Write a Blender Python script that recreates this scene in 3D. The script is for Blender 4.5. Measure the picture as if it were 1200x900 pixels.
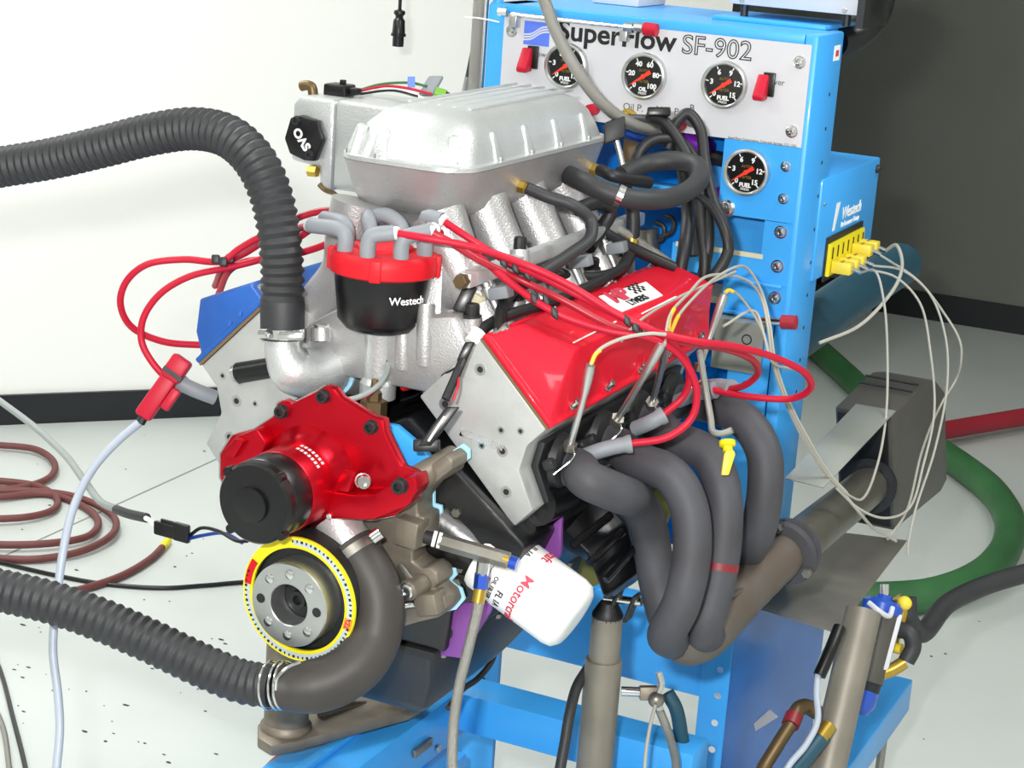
import bpy, bmesh, math, random
from mathutils import Vector as V, Matrix
random.seed(7)
scn = bpy.context.scene
col = scn.collection
for o in list(bpy.data.objects): bpy.data.objects.remove(o, do_unlink=True)

# ------------------------------------------------------------------ camera
FPX = 2237.0
yaw, pitch, roll = math.radians(24.72), math.radians(15.3), math.radians(4.0)
FW = V((-math.sin(yaw)*math.cos(pitch), math.cos(yaw)*math.cos(pitch), -math.sin(pitch)))
_rt = V((math.cos(yaw), math.sin(yaw), 0)); _up = _rt.cross(FW)
RT = math.cos(roll)*_rt + math.sin(roll)*_up
UP = -math.sin(roll)*_rt + math.cos(roll)*_up
def ray(x, y): return (x-600)/FPX*RT - (y-450)/FPX*UP + FW
CAM = V((0, 0, .76)) - 2.2*ray(349, 703)
cd = bpy.data.cameras.new('camera'); cam = bpy.data.objects.new('camera', cd); col.objects.link(cam)
cd.sensor_width = 36; cd.lens = FPX/1200*36; cd.clip_start = .05; cd.clip_end = 60
cam.matrix_world = Matrix.Translation(CAM) @ Matrix((RT, UP, -FW)).transposed().to_4x4()
scn.camera = cam
def D(x, y, d): return CAM + d*ray(x, y)                      # pixel at a depth
def _pl(x, y, a, v):
    r = ray(x, y); return CAM + r*((v-CAM[a])/r[a])
def PX(x, y, v): return _pl(x, y, 0, v)
def PY(x, y, v): return _pl(x, y, 1, v)
def PZ(x, y, v): return _pl(x, y, 2, v)

# ------------------------------------------------------------------ light
w = bpy.data.worlds.new('world'); scn.world = w; w.use_nodes = True
w.node_tree.nodes['Background'].inputs[0].default_value = (.9, .95, 1, 1)
w.node_tree.nodes['Background'].inputs[1].default_value = .3
vs = scn.view_settings
vs.view_transform = 'Standard'; vs.look = 'None'; vs.gamma = 1; vs.use_curve_mapping = False
vs.exposure = -0.2
def area(name, loc, aim, sx, sy, e, c=(1, 1, 1)):
    l = bpy.data.lights.new(name, 'AREA'); l.shape = 'RECTANGLE'; l.size = sx; l.size_y = sy; l.energy = e; l.color = c
    o = bpy.data.objects.new(name, l); col.objects.link(o); o.location = loc
    o.rotation_euler = (V(aim)-V(loc)).to_track_quat('-Z', 'Y').to_euler(); return o
# fluorescent ceiling fixtures of the test cell and the camera's flash
LAMPS = ((-1.75, .9, 56), (1.55, .7, 40), (-1.7, -1.5, 40), (1.5, -1.9, 24))
for x, y, e in LAMPS: area('ceiling_lamp_light', (x, y, 2.93), (x, y, 0), 1.2, .3, e, (1, 1, .98))
fl = CAM - .11*RT + .12*UP + .02*FW
area('camera_flash', fl, fl+FW, .07, .05, 60, (1, .98, .97))

# ------------------------------------------------------------------ materials
def lin(c):
    if isinstance(c, str):
        c = [int(c[i:i+2], 16)/255 for i in (0, 2, 4)]
        c = [(v/12.92 if v <= .04045 else ((v+.055)/1.055)**2.4) for v in c]
    return (*c[:3], 1)
MATS = {}
def mat(name, c, metal=0, rough=.5, bump=0, bscale=200, var=0, vscale=8, spec=.5, coat=0, c2=None, alpha=1, trans=0):
    m = bpy.data.materials.new(name); m.use_nodes = True; nt = m.node_tree; b = nt.nodes['Principled BSDF']
    b.inputs['Base Color'].default_value = lin(c); b.inputs['Metallic'].default_value = metal
    b.inputs['Roughness'].default_value = rough; b.inputs['Specular IOR Level'].default_value = spec
    b.inputs['Coat Weight'].default_value = coat; b.inputs['Coat Roughness'].default_value = .06
    if trans: b.inputs['Transmission Weight'].default_value = trans
    tc = nt.nodes.new('ShaderNodeTexCoord')
    if var or c2:
        n = nt.nodes.new('ShaderNodeTexNoise'); n.inputs['Scale'].default_value = vscale; n.inputs['Detail'].default_value = 6
        nt.links.new(tc.outputs['Object'], n.inputs['Vector'])
        r = nt.nodes.new('ShaderNodeValToRGB'); r.color_ramp.elements[0].position = .35; r.color_ramp.elements[1].position = .68
        a = lin(c); bcol = lin(c2) if c2 else tuple(min(1, v*(1+var)) for v in a[:3])+(1,)
        r.color_ramp.elements[0].color = a if c2 else tuple(v*(1-var) for v in a[:3])+(1,)
        r.color_ramp.elements[1].color = bcol
        nt.links.new(n.outputs[0], r.inputs[0]); nt.links.new(r.outputs[0], b.inputs['Base Color'])
    if bump:
        n = nt.nodes.new('ShaderNodeTexNoise'); n.inputs['Scale'].default_value = bscale; n.inputs['Detail'].default_value = 3
        nt.links.new(tc.outputs['Object'], n.inputs['Vector'])
        bp = nt.nodes.new('ShaderNodeBump'); bp.inputs['Strength'].default_value = bump; bp.inputs['Distance'].default_value = .002
        nt.links.new(n.outputs[0], bp.inputs['Height']); nt.links.new(bp.outputs[0], b.inputs['Normal'])
    MATS[name] = m; return m
mat('floor', 'c9cfcc', rough=.38, var=.03, vscale=3)
mat('wall_white', 'f6f6f2', rough=.8, bump=.05, bscale=40)
mat('wall_grey', '6d7069', rough=.85, bump=.1, bscale=60, var=.06, vscale=2)
mat('ceiling', 'e8e8e4', rough=.9)
mat('baseboard', '12141a', rough=.35)
mat('seam', '8d918c', rough=.9)
mat('speck', '3a3d38', rough=.9)
mat('cast', 'b6b5b5', metal=.62, rough=.4, bump=.35, bscale=420, var=.06, vscale=20)
mat('cast_bright', 'd0d3d3', metal=.62, rough=.37, bump=.3, bscale=380, var=.05, vscale=14)
mat('machined', 'c2c4c3', metal=.9, rough=.3, bump=.06, bscale=160, var=.05, vscale=30)
mat('head_alu', 'b4b6b4', metal=.3, rough=.42, bump=.12, bscale=160, var=.1, vscale=18)
mat('chrome', 'dadbdb', metal=1, rough=.16)
mat('steel', '8f8c84', metal=.85, rough=.4, bump=.08, bscale=140, var=.14, vscale=24)
mat('steel_tan', '80786c', metal=.55, rough=.5, bump=.12, bscale=120, var=.16, vscale=26)
mat('post', '8a857a', metal=.35, rough=.45, bump=.05, bscale=90, c2='7d786d', vscale=16)
mat('black_paint', '0c0d0f', rough=.28, bump=.25, bscale=60, spec=.6)
mat('black_plastic', '0b0b0d', rough=.32)
mat('black_satin', '1d1e20', rough=.5, bump=.1, bscale=200)
mat('rubber', '2d2e31', rough=.55, bump=.08, bscale=200, var=.1, vscale=20)
mat('rubber_dark', '1b1c1e', rough=.5, bump=.05, bscale=200)
mat('elbow_rubber', '3d3a38', spec=.35, rough=.5, bump=.06, bscale=150, var=.12, vscale=14)
mat('red_paint', 'd8102c', rough=.5, spec=.22, coat=.2, bump=.03, bscale=300)
mat('red_anod', 'c00a22', metal=.75, rough=.3, bump=.03, bscale=200)
mat('red_cap', 'cc1624', rough=.5, spec=.3)
mat('red_wire', 'b81631', rough=.45, spec=.3)
mat('red_wire_dark', 'a5182c', rough=.4)
mat('red_dark', '7d1f28', rough=.45)
mat('blue_cover', '1a58ab', rough=.5, bump=.12, bscale=260, var=.12, vscale=10)
mat('blue', '3fa6f2', rough=.38, coat=.1, spec=.4, var=.04, vscale=6)
mat('blue_gloss', '0f70c8', rough=.22, spec=.15, coat=.0, var=.1, vscale=5)
mat('blue_fit', '2c4fae', metal=.7, rough=.3)
mat('blue_canister', '2450b4', rough=.25)
mat('gasket_blue', 'a8dcf2', rough=.5)
mat('gasket', '6f5b40', rough=.8)
mat('brass', 'c2a24a', metal=.85, rough=.3)
mat('bronze', '6e5b3f', metal=.7, rough=.45)
mat('white', 'f2f2f0', rough=.45)
mat('white_paint', 'f5f5f3', rough=.3)
mat('panel_white', 'cccdd2', rough=.4)
mat('ink', '0b0b0c', rough=.6)
mat('ink_red', 'c43a50', rough=.6)
mat('ink_grey', '555a58', rough=.6)
mat('gauge_face', '0d0f10', rough=.3)
mat('needle', 'ff3b1e', rough=.4)
mat('gold_ink', '8a6a1c', rough=.6)
mat('yellow', 'f0e01a', rough=.4)
mat('yellow_plug', 'e8cf3c', rough=.45)
mat('orange', 'f39a1d', rough=.5)
mat('tick_band', 'b9c6cc', rough=.5)
mat('grey_boot', '84898f', rough=.55)
mat('grey_cable', 'a9b2c0', rough=.4)
mat('grey_cable_dark', '8f9694', rough=.5)
mat('header', '494a50', metal=.15, rough=.62, bump=.15, bscale=90, c2='403f43', vscale=16)
mat('collector', '5e5a54', metal=.2, rough=.6, bump=.15, bscale=90, c2='5d5046', vscale=18)
mat('pipe_steel', '77746a', metal=.7, rough=.38, bump=.1, bscale=60, var=.2, vscale=12)
mat('muffler', '54524d', metal=.3, rough=.5, bump=.12, bscale=60, var=.12, vscale=10)
mat('muffler_dark', '25282c', metal=.3, rough=.45, bump=.1, bscale=60)
mat('sheet', '9a9d96', metal=.45, rough=.42, bump=.06, bscale=30, var=.14, vscale=9)
mat('sheet_warm', '85827a', metal=.35, rough=.45, bump=.06, bscale=30, var=.14, vscale=9)
mat('olive', '65632a', rough=.55, var=.1, vscale=12)
mat('purple', '8a4f9e', metal=.4, rough=.4)
mat('purple_bright', '7a1fae', metal=.4, rough=.35)
mat('green_hose', '35683d', rough=.5, bump=.1, bscale=120, var=.12, vscale=10)
mat('red_hose', 'a02535', rough=.5)
mat('brown_hose', '6d3a38', rough=.55, bump=.06, bscale=200, var=.08, vscale=30)
mat('teal_pipe', '1d4a5c', rough=.5)
mat('braid', '9c9a94', metal=.85, rough=.4, bump=.8, bscale=900)
mat('wire_grey', 'a8a69c', rough=.5)
mat('wire_yellow', 'e4b92e', rough=.5)
mat('dark_pan', '23262d', rough=.4, bump=.1, bscale=80)
mat('tape_white', 'eff0ea', rough=.6)
mat('ivory', 'd6cfae', rough=.5)
mat('glass_clear', 'ffffff', rough=.02, trans=1)
mat('green_conn', '6aa42c', rough=.5)
mat('blue_tag', '5577e0', rough=.5)
mat('lamp_emit', 'ffffff')
_b = MATS['lamp_emit'].node_tree.nodes['Principled BSDF']
_b.inputs['Emission Color'].default_value = (1, .99, .95, 1); _b.inputs['Emission Strength'].default_value = 3

# ------------------------------------------------------------------ mesh builder
def frame(d):
    d = V(d).normalized(); a = V((0, 0, 1)) if abs(d.z) < .9 else V((1, 0, 0))
    u = d.cross(a).normalized(); return u, d.cross(u).normalized(), d
def spline(pts, per=8, closed=False):
    P = [V(p) for p in pts]; n = len(P); out = []
    if n < 3 and not closed:
        return [P[0].lerp(P[-1], i/per) for i in range(per+1)]
    for i in range(n if closed else n-1):
        g = (lambda k: P[k % n]) if closed else (lambda k: P[max(0, min(n-1, k))])
        a, b, c, d = g(i-1), g(i), g(i+1), g(i+2)
        if not closed and i == 0: a = b*2-c
        if not closed and i == n-2: d = c*2-b
        # centripetal Catmull-Rom
        t0 = 0; t1 = t0+max(1e-6, (b-a).length**.5); t2 = t1+max(1e-6, (c-b).length**.5); t3 = t2+max(1e-6, (d-c).length**.5)
        for k in range(per):
            t = t1+(t2-t1)*k/per
            A1 = a*((t1-t)/(t1-t0))+b*((t-t0)/(t1-t0)); A2 = b*((t2-t)/(t2-t1))+c*((t-t1)/(t2-t1)); A3 = c*((t3-t)/(t3-t2))+d*((t-t2)/(t3-t2))
            B1 = A1*((t2-t)/(t2-t0))+A2*((t-t0)/(t2-t0)); B2 = A2*((t3-t)/(t3-t1))+A3*((t-t1)/(t3-t1))
            out.append(B1*((t2-t)/(t2-t1))+B2*((t-t1)/(t2-t1)))
    if not closed: out.append(P[-1])
    return out
def resample(P, step):
    L = [0]
    for a, b in zip(P, P[1:]): L.append(L[-1]+(b-a).length)
    n = max(2, int(L[-1]/step)); out = []; j = 0
    for i in range(n+1):
        s = L[-1]*i/n
        while j < len(L)-2 and L[j+1] < s: j += 1
        out.append(P[j].lerp(P[j+1], (s-L[j])/max(1e-9, L[j+1]-L[j])))
    return out
class G:
    def __init__(s): s.v = []; s.f = []
    def add(s, vs, fs):
        k = len(s.v); s.v += [V(p) for p in vs]; s.f += [tuple(i+k for i in f) for f in fs]; return s
    def hexa(s, p):   # 4 bottom, 4 top
        return s.add(p, [(0, 3, 2, 1), (4, 5, 6, 7), (0, 1, 5, 4), (1, 2, 6, 5), (2, 3, 7, 6), (3, 0, 4, 7)])
    def box(s, x0, x1, y0, y1, z0, z1):
        return s.hexa([(x0, y0, z0), (x1, y0, z0), (x1, y1, z0), (x0, y1, z0), (x0, y0, z1), (x1, y0, z1), (x1, y1, z1), (x0, y1, z1)])
    def obox(s, c, u, vv, ww, a, b, h):   # oriented box, full sizes
        c, u, vv, ww = V(c), V(u).normalized()*a/2, V(vv).normalized()*b/2, V(ww).normalized()*h/2
        return s.hexa([c+i*u+j*vv-ww for i, j in ((-1, -1), (1, -1), (1, 1), (-1, 1))]+[c+i*u+j*vv+ww for i, j in ((-1, -1), (1, -1), (1, 1), (-1, 1))])
    def lathe(s, o, d, prof, n=24, ph=0, caps=True):
        u, w_, d = frame(d); o = V(o); m = len(prof); vs = []
        for t, r in prof:
            for k in range(n):
                a = 2*math.pi*k/n+ph; vs.append(o+d*t+(u*math.cos(a)+w_*math.sin(a))*r)
        fs = [(i*n+k, i*n+(k+1) % n, (i+1)*n+(k+1) % n, (i+1)*n+k) for i in range(m-1) for k in range(n)]
        if caps: fs += [tuple(range(n))[::-1], tuple(range((m-1)*n, m*n))]
        return s.add(vs, fs)
    def cyl(s, a, b, r, r2=None, n=20, ph=0):
        a, b = V(a), V(b); return s.lathe(a, b-a, [(0, r), ((b-a).length, r if r2 is None else r2)], n, ph)
    def ring(s, o, d, ri, ro, h, n=48):
        u, w_, d = frame(d); o = V(o); vs = []
        for t, r in ((0, ri), (0, ro), (h, ro), (h, ri)):
            for k in range(n):
                a = 2*math.pi*k/n; vs.append(o+d*t+(u*math.cos(a)+w_*math.sin(a))*r)
        return s.add(vs, [(i*n+k, i*n+(k+1) % n, ((i+1) % 4)*n+(k+1) % n, ((i+1) % 4)*n+k) for i in range(4) for k in range(n)])
    def prism(s, poly, vec):
        n = len(poly); P = [V(p) for p in poly]; vec = V(vec)
        return s.add(P+[p+vec for p in P], [tuple(range(n))[::-1], tuple(range(n, 2*n))]+[(i, (i+1) % n, n+(i+1) % n, n+i) for i in range(n)])
    def tube(s, P, r, n=12, closed=False, caps=True):
        P = [V(p) for p in P]; m = len(P); R = r if callable(r) else (lambda i: r)
        T = [((P[(i+1) % m]-P[i-1]) if closed else (P[min(m-1, i+1)]-P[max(0, i-1)])).normalized() for i in range(m)]
        u = frame(T[0])[0]; vs = []
        for i in range(m):
            u = (u-T[i]*u.dot(T[i])).normalized(); w_ = T[i].cross(u); ri = R(i)
            for k in range(n):
                a = 2*math.pi*k/n; vs.append(P[i]+(u*math.cos(a)+w_*math.sin(a))*ri)
        fs = [(i*n+k, i*n+(k+1) % n, ((i+1) % m)*n+(k+1) % n, ((i+1) % m)*n+k) for i in range(m if closed else m-1) for k in range(n)]
        if caps and not closed: fs += [tuple(range(n))[::-1], tuple(range((m-1)*n, m*n))]
        return s.add(vs, fs)
    def wire(s, pts, r, n=10, per=8, closed=False): return s.tube(spline(pts, per, closed), r, n, closed)
    def loft(s, secs, caps=True):
        n = len(secs[0]); vs = [p for q in secs for p in q]
        fs = [(i*n+k, i*n+(k+1) % n, (i+1)*n+(k+1) % n, (i+1)*n+k) for i in range(len(secs)-1) for k in range(n)]
        if caps: fs += [tuple(range(n))[::-1], tuple(range((len(secs)-1)*n, len(secs)*n))]
        return s.add(vs, fs)
    def ball(s, c, r, n=14):
        return s.lathe(V(c)-V((0, 0, r)), (0, 0, 1), [(r-r*math.cos(math.pi*i/8), max(1e-4, r*math.sin(math.pi*i/8))) for i in range(9)], n)
WL = {}
def link(name, me, parent=None, label=None):
    c = V((0, 0, 0))
    if me.vertices:
        xs = [v.co for v in me.vertices]
        c = V([(min(p[i] for p in xs)+max(p[i] for p in xs))/2 for i in range(3)])
        me.transform(Matrix.Translation(-c))
    o = bpy.data.objects.new(name, me); col.objects.link(o); WL[o.name] = c
    if parent: o.parent = parent; o.location = c-WL[parent.name]
    else: o.location = c
    if label: o['label'] = label
    return o
def ob(name, g, m, parent=None, bev=0, seg=2, ang=35, label=None, kind=None, flat=False):
    me = bpy.data.meshes.new(name); me.from_pydata(g.v, [], g.f)
    bm = bmesh.new(); bm.from_mesh(me); bmesh.ops.recalc_face_normals(bm, faces=bm.faces)
    if bev:
        es = [e for e in bm.edges if len(e.link_faces) == 2 and e.calc_face_angle(0) > math.radians(28)]
        bmesh.ops.bevel(bm, geom=es, offset=bev, segments=seg, affect='EDGES', profile=.5, clamp_overlap=True)
    bm.to_mesh(me); bm.free()
    if not flat:
        me.shade_smooth(); me.set_sharp_from_angle(angle=math.radians(ang))
    me.materials.append(MATS[m])
    o = link(name, me, parent, label)
    if kind: o['kind'] = kind
    return o
def thing(name, label, cat, loc, group=None):
    o = bpy.data.objects.new(name, None); col.objects.link(o); o.location = V(loc); WL[o.name] = V(loc); o.empty_display_size = .05
    o['label'] = label; o['category'] = cat
    if group: o['group'] = group
    return o
def tag(o, label, cat, group=None):
    o['label'] = label; o['category'] = cat
    if group: o['group'] = group
    return o
def struct(name, g, m, **k):
    o = ob(name, g, m, **k); o['kind'] = 'structure'; return o
def bolt(parent, p, d, r, h, m='steel', n=6, name='bolt', washer=0):
    d = V(d).normalized(); g = G(); p = V(p)
    if washer: g.lathe(p, d, [(0, washer), (h*.3, washer)], 16); p = p+d*h*.3
    g.lathe(p, d, [(0, r), (h*.85, r), (h, r*.88)], n)
    return ob(name, g, m, parent, ang=25)
def capscrew(parent, p, d, r, h, m='black_satin', name='bolt'):
    p, d = V(p), V(d).normalized(); g = G()
    g.lathe(p, d, [(0, r*1.15), (h*.12, r*1.15), (h*.14, r), (h*.92, r), (h, r*.92), (h, r*.55), (h*.55, r*.5)], 14)
    return ob(name, g, m, parent, ang=40)
def text(name, s, f, size, m, parent, align='CENTER', bold=0, outline=0, ext=.0004, shear=0, sx=1, res=4):
    """f maps (x, y, z) in text metres to a world point"""
    cu = bpy.data.curves.new(name, 'FONT'); cu.body = s; cu.size = size; cu.align_x = align; cu.align_y = 'CENTER'; cu.shear = shear
    cu.resolution_u = res; cu.offset = bold*size
    if outline: cu.fill_mode = 'NONE'; cu.bevel_depth = outline; cu.bevel_resolution = 0
    else: cu.extrude = ext
    t = bpy.data.objects.new(name, cu); col.objects.link(t)
    dg = bpy.context.evaluated_depsgraph_get(); me = bpy.data.meshes.new_from_object(t.evaluated_get(dg))
    bpy.data.objects.remove(t, do_unlink=True); bpy.data.curves.remove(cu)
    for v in me.vertices: v.co = f(v.co.x*sx, v.co.y, v.co.z)
    me.materials.clear(); me.materials.append(MATS[m])
    return link(name, me, parent)
def flatmap(o, u, v_):
    o, u, v_ = V(o), V(u).normalized(), V(v_).normalized(); n = u.cross(v_)
    return lambda x, y, z: o+u*x+v_*y+n*z
def cylmap(o, axis, start, r, flip=1):
    """text wraps round an axis: y runs along axis, x round it; start = direction at x = 0"""
    o, a, s = V(o), V(axis).normalized(), V(start); s = (s-a*s.dot(a)).normalized(); t = a.cross(s)*flip
    return lambda x, y, z: o+a*y+(s*math.cos(x/r)+t*math.sin(x/r))*(r+z)
def hose(name, pts, r, m, label, cat, group=None, n=14, per=10, parent=None):
    o = ob(name, G().wire(pts, r, n, per), m, parent)
    return tag(o, label, cat, group) if not parent else o

# ------------------------------------------------------------------ room
F = G().box(-6, 5, -4.5, 6, -.1, 0)
struct('floor', F, 'floor')
wa, wb = PZ(0, 497, 0), PZ(240, 487, 0); wd = (wb-wa).normalized(); wn = V((-wd.y, wd.x, 0))
ws, we = wa-wd*4.2, wa+wd*2.15
def slab(a, b, n_, t, z0, z1): return G().prism([a+V((0, 0, z0)), b+V((0, 0, z0)), b+n_*t+V((0, 0, z0)), a+n_*t+V((0, 0, z0))], (0, 0, z1-z0))
struct('wall_left', slab(ws, we, wn, .12, 0, 3), 'wall_white')
struct('baseboard_left', slab(ws, we+wd*.012, -wn, .012, 0, .085), 'baseboard')
yb = PZ(1120, 379, 0).y
struct('wall_back', G().box(-6, 5, yb, yb+.12, 0, 3), 'wall_grey')
struct('baseboard_back', G().box(-5.9, 4.9, yb-.014, yb, 0, .105), 'baseboard')
struct('wall_right', G().box(4, 4.12, -4.5, yb, 0, 3), 'wall_white')
struct('wall_front', G().box(-6, 4, -4.12, -4, 0, 3), 'wall_white')
struct('wall_far_left', G().box(-6, -5.88, -4, yb, 0, 3), 'wall_white')
struct('ceiling', G().box(-6, 5, -4.5, 6, 3, 3.1), 'ceiling')
def seam(name, a, b):
    a, b = PZ(*a, .0), PZ(*b, .0); d = (b-a).normalized(); n_ = V((-d.y, d.x, 0))
    struct(name, G().prism([a-n_*.003, b-n_*.003, b+n_*.003, a+n_*.003], (0, 0, .0006)), 'seam')
seam('trim_1', (-40, 672), (300, 517))

# ------------------------------------------------------------------ engine
CZ = .76
S2 = 2**-.5
def nv(s, n, v_, y): return V((s*S2*(n+v_), y, CZ+S2*(n-v_)))
def PP(x, y, p0, n_):
    r = ray(x, y); n_ = V(n_); return CAM + r*((V(p0)-CAM).dot(n_)/r.dot(n_))
def pypoly(pts, y): return [PY(a, b, y) for a, b in pts]
eng = thing('engine', 'bare V8 engine with one red and one blue valve cover on blue test stand', 'engine', (0, .4, .5))
# block, pan, bellhousing
blk = [(.06, CZ+.20), (.222, CZ+.072), (.19, CZ-.005), (.13, CZ-.02), (.125, CZ-.085), (-.115, CZ-.085), (-.12, CZ-.0), (-.14, CZ+.03), (-.2, CZ+.085), (-.06, CZ+.20), (0, CZ+.17)]
ob('engine_block', G().prism([(x, .135, z) for x, z in blk], (0, .545, 0)), 'black_paint', eng, bev=.006, label='black painted V8 engine block')
pan = G().loft([[V((x*k, y, z)) for x, y in ((-.115, .13), (.115, .13), (.115, .66), (-.115, .66))] for z, k in ((CZ-.0851, 1), (CZ-.095, 1))])
ob('pan_rail', pan, 'black_satin', eng, bev=.002)
pp = [(CZ-.095, .105, .14, .62), (CZ-.14, .10, .155, .60), (CZ-.185, .085, .17, .42), (CZ-.2, .07, .19, .40)]
ob('oil_pan', G().loft([[V((-x, a, z)), V((x, a, z)), V((x, b, z)), V((-x, b, z))] for z, x, a, b in pp]), 'dark_pan', eng, bev=.01, label='dark oil pan')
for i in range(7): bolt(eng, (.112, .16+.075*i, CZ-.095), (0, 0, -1), .005, .006, 'steel')
ob('bellhousing', G().lathe((0, .682, CZ), (0, 1, 0), [(0, .205), (.012, .205), (.013, .195), (.085, .165)], 40), 'olive', eng, label='olive painted bellhousing plate')
# heads and valve covers
hp = [(.202, -.112), (.313, -.116), (.313, .012), (.28, .013), (.252, .030), (.236, .076), (.202, .078)]
for s, y0 in ((1, .15), (-1, .13)):
    h = ob('cylinder_head', G().prism([nv(s, a, b, y0) for a, b in hp], (0, .53, 0)), 'head_alu', eng, bev=.003, label='machined bare aluminium cylinder head')
    for a, b, r in ((.225, -.085, .008), (.29, -.09, .007), (.222, .04, .007), (.265, -.02, .0045), (.25, .0, .007), (.232, -.02, .004), (.285, -.005, .0045)):
        p = nv(s, a, b, y0)
        g = G().ring(p+V((0, -.0006, 0)), (0, 1, 0), r*.55, r, .0015, 18); ob('threaded_boss', g, 'machined', h)
        ob('threaded_hole', G().cyl(p-V((0, .0004, 0)), p+V((0, .001, 0)), r*.56, n=14), 'black_satin', h)
    ob('cover_gasket', G().prism([nv(s, .3132, -.117, y0-.001), nv(s, .317, -.117, y0-.001), nv(s, .317, .013, y0-.001), nv(s, .3132, .013, y0-.001)], (0, .537, 0)), 'gasket', h, label='brown cork cover gasket')
    m = 'red_paint' if s > 0 else 'blue_cover'
    y1 = y0+.535
    def sec(n0, v0, n1, v1, a, b): return [nv(s, n0, v0, a), nv(s, n1, v1, a), nv(s, n1, v1, b), nv(s, n0, v0, b)]
    g = G().loft([sec(.317, -.118, .317, .014, y0-.002, y1), sec(.324, -.118, .324, .014, y0-.002, y1), sec(.3242, -.113, .3242, .006, y0+.004, y1-.006),
                  sec(.345, -.108, .352, -.018 if s > 0 else -.002, y0+.022 if s > 0 else y0+.012, y1-.02), sec(.352, -.103, .383, -.042 if s > 0 else -.024, y0+.040 if s > 0 else y0+.028, y1-.03)])
    vc = ob('valve_cover', g, m, eng, bev=.0055 if s > 0 else .011, seg=3, label='glossy red painted valve cover' if s > 0 else 'blue textured valve cover')
    # bolt pockets with buttress ribs along the outer flank and ends
    for k in range(5):
        y = y0+.06+k*.105
        for da in (-.014, .014):
            p = [nv(s, .3235, .011, y+da-.003), nv(s, .3235, -.012, y+da-.003), nv(s, .350, -.026, y+da-.003), nv(s, .346, -.014, y+da-.003)]
            ob('cover_rib', G().prism(p, (0, .006, 0)), m, vc, bev=.0018)
        bolt(vc, nv(s, .3235, .004, y), nv(s, 1, 0, 0)-nv(s, 0, 0, 0), .0048, .011, 'chrome', 12, washer=.0062)
    for k in (0, 1, 2, 3):
        y = y0+.02+k*.16
        bolt(vc, nv(s, .3235, -.112, y), nv(s, 1, 0, 0)-nv(s, 0, 0, 0), .005, .014, 'chrome', 12, washer=.0066)
    if s < 0:
        for vv in (-.075, -.055):
            p = [nv(s, .3242, vv-.004, y0-.001), nv(s, .3242, vv+.004, y0-.001), nv(s, .362, vv+.003, y0+.036), nv(s, .362, vv-.003, y0+.036)]
            ob('cover_rib', G().prism(p, (0, .006, 0)), m, vc, bev=.0018)
    if s > 0:
        # white strips painting the highlight along the cover crease, sticker
        q0, q1, q2 = nv(s, .352, -.103, .3), nv(s, .383, -.042, .3), nv(s, .352, -.103, .5)
        n_ = (q1-q0).cross(q2-q0).normalized()
        if n_.z < 0: n_ = -n_
        tp = q0+n_*.0015
        A, B_, C_, D_ = [PP(x, y, tp, n_) for x, y in ((702, 347), (757, 330), (777, 346), (727, 366))]
        st = ob('sticker', G().prism([A, B_, C_, D_], n_*-.0012), 'white', vc, label='white sponsor sticker with red letters and chequered flag')
        ux = (C_-D_).normalized(); uy = (A-D_); uy = (uy-ux*uy.dot(ux)).normalized()
        W_, H_ = (C_-D_).length, (A-D_).length
        o0 = D_+n_*.0003
        text('lettering', 'MP', flatmap(o0+ux*W_*.36+uy*H_*.66, ux, uy), H_*.78, 'ink_red', st, bold=.05, shear=.2, sx=1.25)
        text('lettering', 'LYMERS', flatmap(o0+ux*W_*.53+uy*H_*.20, ux, uy), H_*.36, 'ink', st, bold=.03, sx=1.1)
        for i in range(6):
            for j in range(4):
                if (i+j) % 2 == 0:
                    a = o0+ux*W_*(.66+i*.047)+uy*H_*(.46+j*.115)
                    ob('chequer_square', G().prism([a, a+ux*W_*.047, a+ux*W_*.047+uy*H_*.115, a+uy*H_*.115], n_*.0003), 'ink', st)
        for (x0, yy0), (x1, yy1) in (((672, 402), (722, 377)), ((752, 368), (792, 348))):
            a, b = PP(x0, yy0, tp, n_), PP(x1, yy1, tp, n_); d = (b-a).normalized(); e = n_.cross(d)
            ob('crease_highlight', G().prism([a-e*.0009, b-e*.0009, b+e*.0009, a+e*.0009], n_*.001), 'white', vc)
# engraved foundry script on the front of the right hand head
hf = flatmap((0, .149, 0), (1, 0, 0), (0, 0, 1))
p = PY(563, 515, .1492); text('engraved_lettering', 'KC GLEN', flatmap(p, nv(1, .2, .6, 0)-nv(1, 0, 0, 0)+V((.25, 0, .16)), V((.1, 0, 1))), .0145, 'cast_bright', eng, bold=-.012, shear=.2)

# lower intake manifold with runners
base = [(-.118, CZ+.265), (-.085, CZ+.29), (-.045, CZ+.315), (.05, CZ+.315), (.10, CZ+.325), (.125, CZ+.285), (.075, CZ+.225), (-.075, CZ+.225)]
im = ob('intake_manifold', G().prism([(x, .155, z) for x, z in base], (0, .52, 0)), 'cast', eng, bev=.008, label='cast aluminium lower intake manifold')
for s in (1, -1):
    for k in range(4):
        y = .225+k*.118
        P = spline([(s*.055-.02, y*.97+.01, 1.185), (s*.07-.012, y, 1.145), (s*.088, y, 1.10), (s*.128, y, 1.045)], 6)
        ob('runner', G().tube(P, lambda i: .033-.00035*i, 18), 'cast', im)
    for k in range(5):
        y = .18+k*.118
        if s < 0 and k < 2: continue
        g = G().cyl((s*.118, y, 1.03), (s*.112, y, 1.08), .0115); ob('bolt_boss', g, 'cast', im)
        bolt(im, (s*.112, y, 1.08), (0, 0, 1), .008, .013, 'black_satin', 12, washer=.0105)
front = ob('runner_wall', G().prism([(-.045, .165, 1.06), (.08, .165, 1.06), (.06, .2, 1.16), (-.06, .2, 1.16)], (0, .06, 0)), 'cast', im, bev=.012)
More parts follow.
